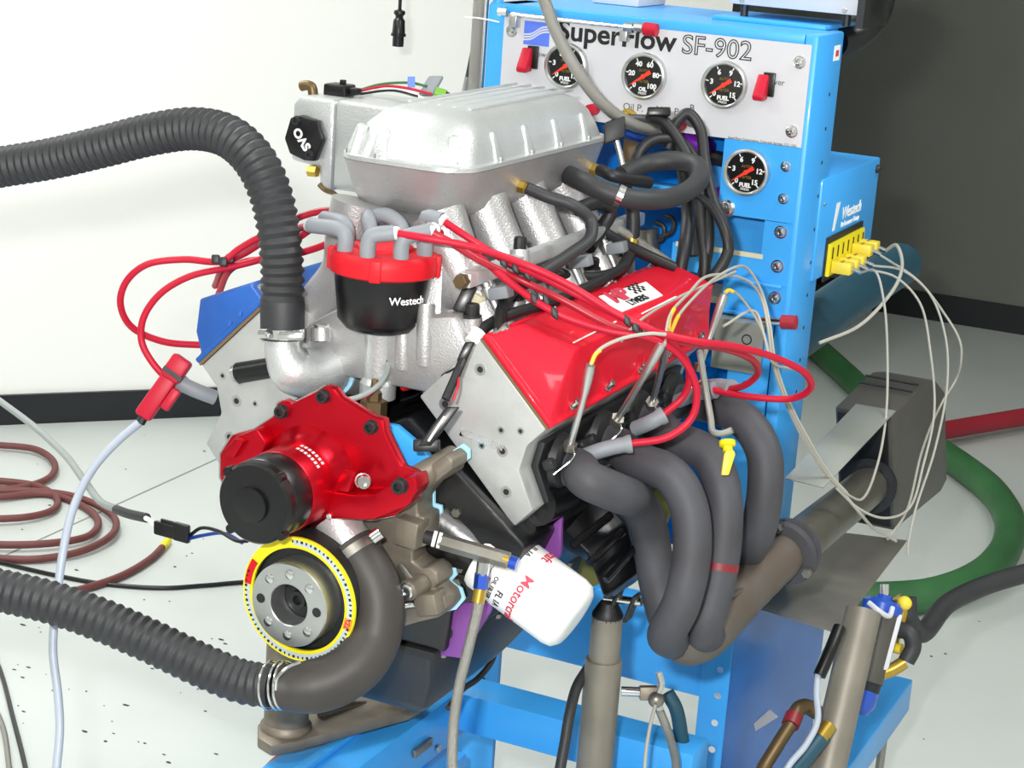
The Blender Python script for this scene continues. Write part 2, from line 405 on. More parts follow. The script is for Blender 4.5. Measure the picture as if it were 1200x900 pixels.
# ribs and bosses on the manifold front
for x, zz, r in ((.035, 1.04, .010), (.064, 1.05, .011)):
    ob('manifold_rib', G().tube([(x, .160, zz-.03), (x, .158, zz), (x-.006, .166, zz+.04)], r, 14), 'cast', im)
bolt(im, D(508, 421, 2.262), (0, 0, 1), .008, .012, 'black_satin', 12, washer=.0115)
ob('bolt_boss', G().cyl(D(508, 423, 2.262), D(508, 465, 2.262), .0125, n=16), 'cast', im)
bolt(im, D(609, 292, 2.33), (0, 0, 1), .008, .015, 'black_satin', 12)
ob('bolt_boss', G().cyl(D(609, 293, 2.33), D(609, 315, 2.33), .012, n=16), 'cast_bright', im)
# fuel rails and injectors
for s in (1, -1):
    ys = .16 if s > 0 else .34
    fr = ob('fuel_rail', G().box(s*.108-.009, s*.108+.009, ys, .70, 1.118, 1.136), 'cast_bright', eng, bev=.003, label='polished fuel rail')
    bolt(fr, (s*.108, ys, 1.127), (0, -1, 0), .009, .012, 'bronze')
    for k in range(4):
        y = .215+k*.118
        if y < ys: continue
        d = V((s*.5, 0, -.85)).normalized(); a = V((s*.108, y, 1.118))
        ij = ob('injector', G().lathe(a-d*.004, d, [(0, .009), (.012, .009), (.013, .0115), (.026, .0115), (.027, .008), (.05, .007)], 14), 'machined', fr)
        ob('injector_plug', G().obox(a+d*.016+V((s*.016, -.004, .004)), (1, 0, .3), (0, 1, 0), (-.3, 0, 1), .026, .018, .015), 'grey_boot', ij, bev=.002)
# plenum
def rrect(x0, x1, y0, y1, r, z, n=7):
    out = []
    for cx, cy, a0 in ((x1-r, y1-r, 0), (x0+r, y1-r, 90), (x0+r, y0+r, 180), (x1-r, y0+r, 270)):
        for k in range(n):
            a = math.radians(a0+90*k/(n-1)); out.append(V((cx+r*math.cos(a), cy+r*math.sin(a), z)))
    return out
pz = 1.235
X0, X1, Y0, Y1 = -.114, .066, .226, .685
def psec(z, i, r): return rrect(X0+i, X1-i, Y0+i*1.2, Y1-i*1.2, max(.008, r-i*.6), z)
pl_low = G().loft([psec(1.150, .042, .06), psec(1.168, .036, .06), psec(1.176, .024, .055), psec(1.184, .013, .05), psec(1.196, .008, .048), psec(1.226, .001, .046), psec(pz, -.002, .045)])
plen = ob('plenum', pl_low, 'cast', eng, ang=50, label='large cast aluminium intake plenum')
lid = ob('plenum_lid', G().loft([psec(pz+.0006, -.002, .045), psec(pz+.006, -.002, .045), psec(pz+.0075, .005, .045), psec(pz+.022, .009, .05), psec(pz+.042, .017, .058), psec(pz+.056, .030, .064), psec(pz+.063, .047, .064), psec(pz+.065, .064, .06)]), 'cast_bright', plen, ang=50)
for k in range(5):
    x = -.068+k*.021
    ob('lid_rib', G().prism([(x-.0035, .33, pz+.063), (x+.0035, .33, pz+.063), (x+.002, .33, pz+.066), (x-.002, .33, pz+.066)], (0, .31, 0)), 'cast_bright', plen, bev=.001)
def gusset(p, d, name='lid_gusset'):
    d = V(d).normalized(); t = V((-d.y, d.x, 0)); p = V(p)
    a = [p+t*.013+d*.005, p-t*.013+d*.005, p-t*.013-d*.012, p+t*.013-d*.012]; b = [p+t*.0065-d*.009, p-t*.0065-d*.009, p-t*.0065-d*.022, p+t*.0065-d*.022]
    g = G().hexa([q+V((0, 0, .002)) for q in a]+[q+V((0, 0, .042)) for q in b]); ob(name, g, 'cast_bright', plen, bev=.004)
    bolt(plen, p+V((0, 0, .006))+d*.001, (0, 0, 1), .004, .006, 'machined', 8)
for y in (.33, .42, .51, .60): gusset((X1-.004, y, pz), (1, 0, 0)); gusset((X0+.004, y, pz), (-1, 0, 0))
gusset((X1-.022, Y0+.022, pz), (.7, -.7, 0)); gusset((-.052, Y0+.004, pz), (0, -1, 0)); gusset((X0+.016, Y0+.016, pz), (-.7, -.7, 0))
for (x, y) in ((611, 218), (697, 198)):
    p = PX(x, y, X1-.004); f = ob('brass_fitting', G().lathe(p-V((.006, 0, 0)), (1, 0, -.1), [(0, .0085), (.012, .0085), (.013, .006), (.022, .006), (.023, .0045), (.034, .0045)], 6), 'brass', plen, label='brass hose barb')
# throttle body on the plenum's far side
Yt = .40
a, b, c = PY(343, 118, Yt), PY(392, 118, Yt), PY(392, 228, Yt)
xt0, xt1, zt1, zt0 = a.x, b.x, PY(392, 117, Yt).z, PY(392, 226, Yt).z
tb = ob('throttle_body', G().prism([(xt0, Yt, zt1-.012), (xt0+.012, Yt, zt1), (xt1, Yt, zt1), (xt1, Yt, zt0), (xt1-.018, Yt, zt0), (xt1-.02, Yt, zt0+.03), (xt0, Yt, zt0+.035)], (0, .11, 0)), 'cast_bright', eng, bev=.005, label='cast throttle body with black cover plate')
ob('plenum_neck', G().box(xt1+.0015, X0+.03, Yt, Yt+.12, zt0+.004, zt1), 'cast_bright', tb, bev=.006)
hexp = [(358, 134), (378, 141), (384, 162), (374, 188), (362, 187), (345, 179), (339, 161), (346, 137)]
hx = ob('cover_plate', G().prism([PY(x, y, Yt-.001)+V((0, -.013, 0)) for x, y in hexp], (0, .013, 0)), 'black_plastic', tb, bev=.0025, label='black six sided sensor cover')
for x, y in ((348, 141), (364, 181)): capscrew(hx, PY(x, y, Yt-.014), (0, -1, 0), .0055, .005, 'black_satin')
o = PY(354, 163, Yt-.0142); ud = (PY(349, 154, Yt-.0142)-PY(360, 172, Yt-.0142)).normalized()
text('lettering', 'SVO', flatmap(o, ud, V((0, -1, 0)).cross(ud)), .017, 'white', hx, bold=.04)
el = ob('vacuum_elbow', G().wire([PY(353, 101, Yt+.03), PY(360, 100, Yt+.03), PY(365, 102, Yt+.03), PY(367, 112, Yt+.03), PY(367, 121, Yt+.03)], .0068, 12, 5), 'bronze', tb)
g = G().obox(PY(398, 106, Yt+.05), (1, 0, 0), (0, 1, 0), (0, 0, 1), .034, .03, .018); ob('position_sensor', g, 'black_plastic', tb, bev=.003)
ob('sensor_plug', G().obox(PY(416, 107, Yt+.05), (1, 0, 0), (0, 1, 0), (0, 0, 1), .014, .014, .009), 'black_plastic', tb, bev=.002)
ob('sensor_nub', G().obox(PY(402, 97, Yt+.05), (1, 0, 0), (0, 1, 0), (0, 0, 1), .007, .007, .008), 'black_plastic', tb, bev=.001)
ob('brass_fitting', G().cyl(PY(362, 200, Yt), PY(372, 201, Yt), .008, n=6), 'brass', tb)
lk = ob('throttle_linkage', G().wire([PY(374, 216, Yt), PY(380, 222, Yt), PY(393, 228, Yt-.01), PY(396, 236, Yt-.015)], .0035, 8, 5), 'bronze', tb)
ob('linkage_ball', G().ball(PY(397, 237, Yt-.015), .0065), 'bronze', tb)
ob('linkage_end', G().cyl(PY(397, 238, Yt-.015), PY(409, 240, Yt-.015), .005), 'black_satin', tb)

# timing cover, gasket, front plate
tcp = [(392, 640), (440, 590), (478, 560), (500, 548), (522, 533), (530, 540), (530, 550), (503, 572), (489, 588), (489, 604), (497, 606), (499, 640), (484, 645), (483, 658), (494, 666), (503, 664), (512, 672), (514, 684), (508, 690), (520, 700), (524, 712), (514, 724), (488, 730), (440, 745), (400, 742)]
tcov = ob('timing_cover', G().prism(pypoly(tcp, .088), (0, .04, 0)), 'steel_tan', eng, bev=.003, label='tan grey cast timing cover')
c0 = sum((p for p in pypoly(tcp, .125)), V())/len(tcp)
ob('gasket', G().prism([PY(a, b, .088)+V((0, .0405, 0))+(PY(a, b, .088)-(c0-V((0, .037, 0)))).normalized()*.0035 for a, b in tcp], (0, .003, 0)), 'gasket_blue', tcov, label='pale blue gasket edge')
wp0 = PY(452, 500, .13)
ob('water_neck_plate', G().prism(pypoly([(448, 497), (463, 500), (490, 523), (508, 543), (486, 560), (470, 556), (455, 530)], .115), (0, .012, 0)), 'blue', tcov, bev=.001)
g = G().cyl(PY(488, 562, .075), PY(532, 537, .14), .016, n=18); ob('coolant_passage', g, 'steel_tan', tcov)
bs = ob('boss', G().cyl(PY(478, 692, .062), PY(502, 680, .1), .0125, n=18), 'steel_tan', tcov)
capscrew(bs, PY(478, 692, .062), (0, -1, 0), .009, .006, 'chrome')
ob('clamp_block', G().obox(PY(505, 705, .085), (1, 0, .3), (0, 1, 0), (-.3, 0, 1), .03, .03, .026), 'steel_tan', tcov, bev=.003)
ob('pointer_bracket', G().prism(pypoly([(464, 664), (470, 660), (492, 690), (490, 702), (476, 702)], .07), (0, .006, 0)), 'steel', tcov, bev=.001)
ob('dowel_pin', G().cyl(PY(474, 709, .07), PY(497, 706, .085), .0042, n=12), 'chrome', tcov)
for x, y in ((540, 665), (536, 682), (536, 600)): bolt(eng, PY(x, y, .135), (0, -1, 0), .006, .006, 'steel')
# harmonic balancer
hb = ob('harmonic_balancer', G().lathe((0, .0, CZ), (0, 1, 0), [(.012, .03), (.012, .0615), (.004, .0622), (.0035, .0735), (.01, .0742), (.05, .0742), (.055, .06), (.085, .045)], 64), 'black_satin', eng, label='harmonic balancer with degree ring')
ob('degree_ring', G().ring((0, .0005, CZ), (0, 1, 0), .0622, .0752, .004, 72), 'yellow', hb, label='yellow timing degree ring')
def arcband(name, r0, r1, a0, a1, y, m, n=40):
    vs = []; 
    for k in range(n+1):
        a = math.radians(a0+(a1-a0)*k/n)
        for r in (r0, r1): vs.append(V((r*math.cos(a), y, CZ+r*math.sin(a))))
    g = G(); k2 = len(vs); g.add(vs+[v_+V((0, .0009, 0)) for v_ in vs], [f for i in range(n) for f in ((2*i, 2*i+1, 2*i+3, 2*i+2), (k2+2*i, k2+2*i+2, k2+2*i+3, k2+2*i+1), (2*i+1, k2+2*i+1, k2+2*i+3, 2*i+3), (2*i, 2*i+2, k2+2*i+2, k2+2*i))])
    return ob(name, g, m, hb, ang=60)
arcband('tick_band', .0662, .0722, -197, 98, -.0002, 'tick_band')
arcband('red_mark', .0645, .073, 150, 176, -.0006, 'red_cap')
arcband('orange_mark', .0635, .074, -18, -6, -.0006, 'orange')
g = G()
for k in range(60):
    a = math.radians(-197+295*k/59); r0, r1 = (.0692, .0722); c, s_ = math.cos(a), math.sin(a); t = .0009 if k % 3 else .0016
    g.prism([(r0*c-t*s_, -.0007, CZ+r0*s_+t*c), (r1*c-t*s_, -.0007, CZ+r1*s_+t*c), (r1*c+t*s_, -.0007, CZ+r1*s_-t*c), (r0*c+t*s_, -.0007, CZ+r0*s_-t*c)], (0, .0004, 0))
ob('degree_ticks', g, 'ink', hb, kind='stuff')
a = math.radians(-12); text('lettering', 'TD', flatmap((.0688*math.cos(a), -.0008, CZ+.0688*math.sin(a)), (math.sin(a)*-1, 0, math.cos(a)), (-math.cos(a), 0, -math.sin(a))), .0085, 'ink_red', hb, bold=.03)
hub = ob('crank_hub', G().lathe((0, -.02, CZ), (0, 1, 0), [(.03, .0245), (.001, .0245), (0, .0255), (0, .049), (.0015, .0502), (.032, .0502)], 64, caps=False), 'machined', hb, label='machined crank hub flange')
ob('crank_bolt', G().lathe((0, .012, CZ), (0, -1, 0), [(0, .0245), (.001, .0245), (.0012, .016), (.004, .016), (.0045, .011), (.014, .011), (.014, .006), (.006, .0055)], 12), 'black_satin', hub)
for k in range(8):
    a = math.radians(45*k); p = V((.0375*math.cos(a), -.0201, CZ+.0375*math.sin(a)))
    if k in (0, 4): ob('tapped_hole', G().cyl(p-V((0, .0003, 0)), p+V((0, .002, 0)), .0058, n=14), 'black_satin', hub)
    else:
        ob('screw', G().lathe(p, (0, -1, 0), [(0, .0058), (.0012, .0055), (.002, .003)], 14), 'chrome', hub)
# electric water pump
wpo = [(271, 510), (295, 504), (320, 488), (324, 473), (332, 469), (340, 474), (371, 458), (380, 452), (390, 455), (399, 467), (437, 489), (449, 492), (451, 507), (470, 547), (487, 555), (489, 572), (478, 593), (462, 605), (437, 610), (390, 610), (362, 609), (300, 610), (270, 585), (257, 560), (257, 532)]
wp = ob('water_pump', G().prism(pypoly(wpo, .058), (0, .016, 0)), 'red_anod', eng, bev=.003, label='red anodised electric water pump')
ob('backing_plate', G().prism([p+(p-PY(375, 540, .0745)).normalized()*.0012 for p in pypoly(wpo, .0745)], (0, .006, 0)), 'machined', wp, bev=.001)
# scooped housing behind the motor
mc = V((-.0255, 0, .8885))
ob('pump_housing', G().lathe(mc+V((0, .058, 0)), (0, -1, 0), [(0, .062), (.008, .058), (.02, .0505), (.03, .0485), (.068, .0485), (.07, .0475)], 48), 'red_anod', wp)
arm = [(365, 573), (415, 580), (438, 580), (459, 566), (486, 558), (489, 573), (478, 592), (438, 609), (365, 608)]
ob('outlet_arm', G().prism(pypoly(arm, .03), (0, .03, 0)), 'red_anod', wp, bev=.002)
ob('inlet_arm', G().prism(pypoly([(258, 560), (262, 528), (276, 512), (300, 503), (312, 520), (300, 545)], .035), (0, .024, 0)), 'red_anod', wp, bev=.002)
ob('mount_lug', G().prism(pypoly([(263, 535), (275, 514), (285, 518), (274, 537)], .026), (0, .012, 0)), 'red_anod', wp, bev=.001)
ob('mount_lug', G().prism(pypoly([(390, 574), (403, 551), (416, 553), (408, 577)], .022), (0, .012, 0)), 'red_anod', wp, bev=.001)
capscrew(wp, PY(425, 563, .03), (.6, -.8, .1), .008, .012, 'chrome')
for x, y in ((331, 482), (380, 464), (436, 500)): capscrew(wp, PY(x, y, .058), (0, -1, 0), .0075, .008, 'black_satin')
capscrew(wp, PY(470, 569, .03), (0, -1, 0), .0085, .009, 'black_satin')
for x, y in ((386, 584), (386, 605)): bolt(wp, PY(x, y, .03), (0, -1, 0), .0035, .002, 'chrome', 12)
mo = ob('motor', G().lathe(mc+V((0, -.0105, 0)), (0, -1, 0), [(0, .047), (.004, .0478), (.034, .0478), (.036, .0465), (.037, .0478), (.047, .0475), (.051, .0445), (.052, .023), (.0522, .021), (.0575, .020), (.058, .018)], 56), 'black_plastic', wp, label='black pump motor')
for a in (50, 140, 230, 320):
    r = math.radians(a); ob('motor_lug', G().cyl(mc+V((.047*math.cos(r), -.05, .047*math.sin(r))), mc+V((.047*math.cos(r), -.061, .047*math.sin(r))), .0055, n=12), 'black_plastic', mo)
u0 = math.atan2(.9, .45)
for k in range(2):
    for j in range(7):
        q = lambda an, y: mc+V((.0488*math.cos(an), y, .0488*math.sin(an)))
        an = u0+.33-j*.11-(.03 if k else 0); y = .022-.011*k
        ob('print_mark', G().prism([q(an, y), q(an-.07, y), q(an-.07, y+.005), q(an, y+.005)], V((math.cos(an), 0, math.sin(an)))*.0003), 'panel_white', wp)
ob('name_band', G().lathe(mc+V((0, -.0005, 0)), (0, -1, 0), [(0, .0482), (.008, .0482)], 48, caps=False), 'black_satin', wp)
# thermostat housing
th = ob('thermostat_housing', G().tube(spline([D(331, 395, 2.27), D(333, 415, 2.27), D(342, 432, 2.275), D(362, 437, 2.29), D(388, 432, 2.32)], 6), lambda i: (.0215, .0215, .0215, .0215, .022, .0225, .023, .0235, .0245, .0255, .0265, .0275, .0285, .029, .0295, .03, .03, .0305, .0305, .031, .031, .031, .031, .031, .031)[min(i, 24)], 22), 'cast_bright', eng, label='cast aluminium thermostat housing')
ob('gasket', G().ring(D(389, 432, 2.322), D(400, 430, 2.337)-D(388, 432, 2.32), .026, .0345, .003, 30), 'gasket_blue', th)
ob('housing_flange', G().lathe(D(391, 432, 2.325), D(400, 430, 2.337)-D(388, 432, 2.32), [(0, .034), (.012, .035), (.05, .045)], 24), 'cast', th)
ob('bolt_boss', G().cyl(D(377, 400, 2.29), D(377, 385, 2.29), .013), 'cast', th); bolt(th, D(377, 386, 2.29), (0, 0, 1), .009, .007, 'machined')
ob('sensor', G().cyl(D(320, 430, 2.31), D(280, 437, 2.33), .0135, n=16), 'black_plastic', th); capscrew(th, D(279, 437, 2.33), D(280, 437, 2.33)-D(320, 430, 2.31), .011, .006, 'machined')
# distributor
dx = V((0, .165, 0))
z0 = PX(447, 394, 0).z; 
def dz(y): return PX(447, y, 0).z
zb, zt = dz(380), dz(317)
di = ob('distributor', G().lathe(dx+V((0, 0, zb-.008)), (0, 0, 1), [(0, .02), (.0, .026), (.006, .044), (.016, .0525), (zt-zb-.006, .0575), (zt-zb+.008, .0585)], 48), 'black_plastic', eng, label='black bodied distributor with red cap')
ob('distributor_stem', G().lathe(dx+V((0, 0, zb-.005)), (0, 0, -1), [(0, .0215), (.012, .019), (.06, .017), (.066, .022), (.085, .022)], 24), 'cast_bright', di)
zc = zt+.006
cap = ob('distributor_cap', G().lathe(dx+V((0, 0, zc)), (0, 0, 1), [(-.008, .0615), (-.006, .064), (.006, .0648), (.0145, .0635), (.018, .0605), (.0195, .035), (.023, .033), (.026, .02), (.026, .01)], 56), 'red_cap', di, label='red distributor cap')
for a in (200, 20, 290):
    r = math.radians(a); ob('cap_lug', G().obox(dx+V((.063*math.cos(r), .063*math.sin(r), zc+.004)), (math.cos(r), math.sin(r), 0), (-math.sin(r), math.cos(r), 0), (0, 0, 1), .009, .014, .026), 'red_cap', cap, bev=.002)
TERM = []
for k in range(8):
    r = math.radians(6+45*k); p = dx+V((.05*math.cos(r), .05*math.sin(r), zc+.0165)); TERM.append(p)
    ob('terminal', G().lathe(p, (0, 0, 1), [(0, .009), (.004, .0068), (.010, .0062)], 14), 'red_cap', cap)
text('lettering', 'Westech', cylmap(dx+V((0, 0, (zb+zt)/2+.008)), (0, 0, 1), (.88, -.52, 0), .0592, flip=1), .013, 'white', di, bold=.01)
ob('vacuum_stub', G().cyl(D(505, 375, 2.30), D(524, 356, 2.33), .0095, n=14), 'steel', di)
ob('plug_boot', G().wire([D(458, 388, 2.27), D(457, 405, 2.268), D(456, 424, 2.268)], .0068, 10, 4), 'rubber_dark', di)
tie = ob('hold_down', G().lathe(dx+V((.012, -.03, zb-.105)), (0, 0, 1), [(0, .016), (.02, .016), (.021, .009), (.03, .009), (.034, .005), (.046, .004)], 6), 'bronze', eng)
ob('red_plug', G().cyl(D(472, 452, 2.29), D(480, 450, 2.285), .007, n=12), 'red_cap', eng)
# temperature senders between manifold and head
ob('water_fitting', G().lathe(D(532, 418, 2.255), UP, [(0, .008), (.001, .0155), (.011, .0155), (.012, .0125), (.026, .0125), (.03, .0145), (.05, .0145), (.055, .01)], 6), 'cast_bright', eng)
ob('brass_fitting', G().lathe(D(532, 411, 2.254), UP, [(0, .012), (.003, .0165), (.012, .0165), (.014, .012)], 6), 'brass', eng)
sn = ob('coolant_sensor', G().cyl(D(550, 363, 2.26), D(563, 343, 2.25), .0125, n=16), 'ivory', eng); ob('brass_fitting', G().cyl(D(543, 373, 2.265), D(549, 364, 2.26), .01, n=6), 'brass', sn)
ob('sensor_plug', G().obox(D(545, 350, 2.24), D(552, 335, 2.24)-D(545, 350, 2.24), FW, D(555, 353, 2.24)-D(545, 350, 2.24), .034, .02, .016), 'black_plastic', sn, bev=.002)
# oil filter, adapter, fittings
fo, fa = D(578, 655, 2.27), V((.11, 0, -.05)).normalized()
of = ob('oil_filter', G().lathe(fo-fa*.012, fa, [(0, .03), (.002, .043), (.008, .0455), (.118, .0455), (.128, .043), (.134, .036), (.136, .02), (.135, .001)], 56), 'white_paint', eng, label='white oil filter with red lettering')
fc = fo-fa*.012
ob('adapter', G().lathe(fc, -fa, [(0, .04), (.02, .045), (.06, .05)], 20), 'black_paint', of)
def fmap(t, deg, r=.0457):
    u = (CAM-fc); u = (u-fa*u.dot(fa)).normalized(); a = math.radians(deg); s_ = u*math.cos(a)+fa.cross(u)*math.sin(a)
    return cylmap(fc+fa*t, fa, s_, r)
for t, dg, s, sz, m_ in ((.070, 38, 'Motorcraft', .0175, 'ink_red'), (.050, 52, 'FL 1A', .012, 'ink'), (.038, 40, 'OIL FILTER', .0075, 'ink'), (.030, 42, 'OIL FILTER', .0055, 'ink'), (.070, -95, 'Motorcraft', .0175, 'ink_red'), (.050, -48, 'FL 1A', .009, 'ink'), (.038, -45, 'OIL FILTER', .0065, 'ink')):
    text('lettering', s, fmap(t, dg), sz, m_, of, bold=.01)
ob('print_line', G().lathe(fc+fa*.027, fa, [(0, .04575), (.0009, .04575)], 56, caps=False), 'ink_grey', of)
pb = ob('pressure_boss', G().obox(PY(482, 622, .085), V((1, 0, -.1)), (0, 1, 0), (0.1, 0, 1), .03, .03, .034), 'steel_tan', eng, bev=.003)
hxb = ob('pressure_adapter', G().cyl(D(516, 634, 2.19), D(596, 657, 2.165), .0098, n=6), 'steel', eng, label='hex steel pressure adapter')
ob('adapter_thread', G().cyl(D(498, 629, 2.195), D(517, 634, 2.19), .008, n=14), 'black_satin', hxb)
for x in (509, 515): ob('thread_tape', G().cyl(D(x-2, 631+(x-509)*.3, 2.19), D(x+2, 632+(x-509)*.3, 2.19), .0095, n=14), 'tape_white', hxb)
ob('brass_seat', G().cyl(D(590, 655, 2.165), D(598, 658, 2.163), .0075, n=14), 'brass', hxb)
ob('plug', G().cyl(D(597, 658, 2.162), D(606, 661, 2.16), .008, n=10), 'blue_fit', hxb, label='blue anodised plug')
# motor mount bracket, purple mount plate
pm = ob('mount_plate', G().prism(pypoly([(512, 768), (513, 738), (524, 716), (562, 692), (575, 705), (575, 716), (540, 772)], .146), (0, .008, 0)), 'purple', eng, bev=.002, label='purple anodised mount plate')
ob('plate_ear', G().prism(pypoly([(600, 672), (650, 612), (658, 606), (657, 650), (640, 674)], .22), (0, .008, 0)), 'purple', pm, bev=.002)
ob('slot', G().lathe(PY(523, 741, .1455), (0, 1, 0), [(-.0004, .009), (.0004, .009)], 18), 'dark_pan', pm)
ob('red_seal', G().wire([PY(530, 706, .143), PY(545, 697, .143), PY(556, 690, .143)], .003, 8, 3), 'red_cap', pm)
mm = ob('motor_mount', G().loft([[D(640, 600, 2.34), D(700, 570, 2.40), D(700, 600, 2.48), D(650, 640, 2.42)], [D(690, 650, 2.33), D(735, 612, 2.37), D(740, 625, 2.45), D(695, 660, 2.41)], [D(708, 702, 2.35), D(748, 672, 2.38), D(750, 680, 2.44), D(712, 704, 2.42)]]), 'black_paint', eng, bev=.006, label='black cast motor mount')
for t in (0, 1, 2):
    a, b = D(670+t*20, 640+t*20, 2.33), D(716+t*14, 603+t*20, 2.365); ob('mount_rib', G().cyl(a, b, .005, n=8), 'black_paint', mm)
g = G().cyl(D(627, 590, 2.25), D(655, 575, 2.3), .028, .03, 18); ob('freeze_plug_boss', g, 'black_paint', eng)

# ------------------------------------------------------------------ exhaust
hd = thing('exhaust_header', 'dull grey four tube exhaust header beside the red valve cover', 'exhaust header', D(820, 640, 2.4))
fl_ = ob('header_flange', G().prism([nv(1, a, b, .175) for a, b in ((.282, .0145), (.254, .0315), (.238, .0775), (.246, .0785), (.262, .038), (.288, .0215))], (0, .45, 0)), 'black_satin', hd, bev=.002)
PORT = [nv(1, .258, .045, y) for y in (.21, .33, .45, .57)]
od = V((.9, 0, .15)).normalized()
T = [[PORT[0], PORT[0]+V((.03, .004, .003)), D(688, 562, 2.22), D(722, 577, 2.24), D(747, 590, 2.31), D(762, 625, 2.36), D(770, 680, 2.37), D(786, 735, 2.37), D(802, 752, 2.39)],
     [PORT[1], PORT[1]+V((.03, .0, .003)), D(745, 540, 2.31), D(785, 556, 2.285), D(806, 590, 2.28), D(811, 645, 2.28), D(799, 705, 2.285), D(781, 742, 2.31), D(786, 750, 2.36)],
     [PORT[2], PORT[2]+V((.03, .0, .003)), D(790, 515, 2.40), D(828, 532, 2.375), D(846, 570, 2.36), D(848, 625, 2.355), D(838, 690, 2.355), D(824, 738, 2.36), D(830, 744, 2.40)],
     [PORT[3], PORT[3]+V((.03, .0, .003)), D(836, 476, 2.50), D(873, 494, 2.46), D(895, 530, 2.445), D(896, 580, 2.445), D(888, 622, 2.46), D(872, 655, 2.52), D(866, 690, 2.5)]]
for k, P in enumerate(T):
    t = ob('primary_tube', G().tube(spline(P, 7), .0235, 20), 'header', hd)
    ob('port_flange', G().lathe(PORT[k]+V((.009, .0, .009)), V((.707, 0, .0)), [(0, .034), (.008, .032), (.012, .026)], 20), 'black_satin', hd)
    for dy in (-.045, .045): bolt(hd, PORT[k]+V((.012, dy, .014)), (.8, 0, .5), .007, .012, 'black_satin', 12)
co = ob('collector', G().tube(spline([D(790, 752, 2.375), D(815, 745, 2.40), D(850, 712, 2.46), D(885, 680, 2.52), D(918, 650, 2.58)], 5), lambda i: (.022, .029, .032, .034, .035, .036, .037, .037, .037, .036, .036, .035, .034, .033, .033, .032, .032, .031, .031, .031, .031)[min(i, 20)], 22), 'collector', hd, label='brownish weathered collector')
cdv = (D(928, 641, 2.6)-D(910, 657, 2.565)).normalized()
ob('collector_flange', G().lathe(D(917, 651, 2.578), cdv, [(0, .036), (.002, .045), (.012, .046), (.014, .036)], 28), 'header', hd)
for a in (20, 140, 260):
    u, v2, _ = frame(cdv); r = math.radians(a); bolt(hd, D(917, 651, 2.578)+(u*math.cos(r)+v2*math.sin(r))*.041, -cdv, .007, .008, 'steel')
for P, r_ in (((843, 661, 2.332), .018),):
    Q = spline(T[2], 7); k = min(range(len(Q)), key=lambda i: (Q[i]-D(845, 660, 2.355)).length)
    ob('red_band', G().tube([Q[k].lerp(Q[k+1], -.45), Q[k].lerp(Q[k+1], .0), Q[k].lerp(Q[k+1], .45)], .0238, 20, caps=False), 'red_dark', hd)
ob('weld_bead', G().wire([D(826, 722, 2.37), D(850, 703, 2.40), D(872, 690, 2.455)], .004, 6, 6), 'collector', hd)
pipe = thing('exhaust_pipe', 'round steel exhaust pipe running from the header into dark muffler', 'exhaust pipe', D(975, 605, 2.75))
pe0, pe1 = D(922, 647, 2.59), D(1020, 568, 2.95); pdv = (pe1-pe0).normalized()
ob('pipe_body', G().lathe(pe0, pdv, [(0, .031), (.01, .0315), ((pe1-pe0).length, .0305)], 28), 'pipe_steel', pipe)
ob('pipe_flange', G().lathe(pe0+pdv*.004, pdv, [(0, .034), (.001, .044), (.010, .0445), (.012, .034)], 28), 'header', pipe)
ob('pipe_seam', G().cyl(pe0+pdv*.02+V((.008, -.02, .0235)), pe1+V((.008, -.02, .0225)), .002, n=6), 'pipe_steel', pipe)
mu = thing('muffler', 'dark grey slab sided steel muffler box behind the exhaust pipe', 'muffler', PX(1060, 600, .43))
mp_ = [PX(x, y, .43) for x, y in ((1046, 489), (1086, 447), (1097, 446), (1108, 460), (1110, 562), (1103, 576), (1048, 622))]
ob('muffler_shell', G().prism(mp_, (-.09, 0, 0)), 'muffler', mu, bev=.004)
f0 = mp_[0]+V((-.006, -.002, -.006)); f1 = mp_[6]+V((-.006, -.002, .006))
ob('inlet_plate', G().prism([f0, f1, f1+V((-.078, 0, 0)), f0+V((-.078, 0, 0))], (0, -.003, 0)), 'muffler_dark', mu)
ob('inlet_ring', G().ring(pe1-pdv*.012, pdv, .0315, .044, .008, 32), 'muffler_dark', mu)
for k in range(2): ob('shell_seam', G().cyl(PX(1078-k*7, 452+k*8, .43)+V((-.088, 0, .001)), PX(1078-k*7, 452+k*8, .43)+V((-.002, 0, .001)), .002, n=6), 'muffler_dark', mu)
s1 = [D(920, 560, 2.66), D(965, 571, 2.64), D(1050, 481, 2.84), D(1003, 473, 2.86)]
n1 = (s1[1]-s1[0]).cross(s1[3]-s1[0]).normalized()
sh = tag(ob('heat_shield', G().prism(s1, n1*-.002), 'sheet', bev=.0006), 'small bare aluminium heat shield sheet above the exhaust pipe', 'heat shield')
s2 = [PZ(885, 711, .53), PZ(980, 741, .53), PZ(1063, 633, .53), PZ(966, 621, .53)]
tag(ob('heat_shield', G().prism(s2, (0, 0, -.002)), 'sheet_warm', bev=.0006), 'larger brushed steel sheet lying level below the exhaust pipe', 'heat shield')

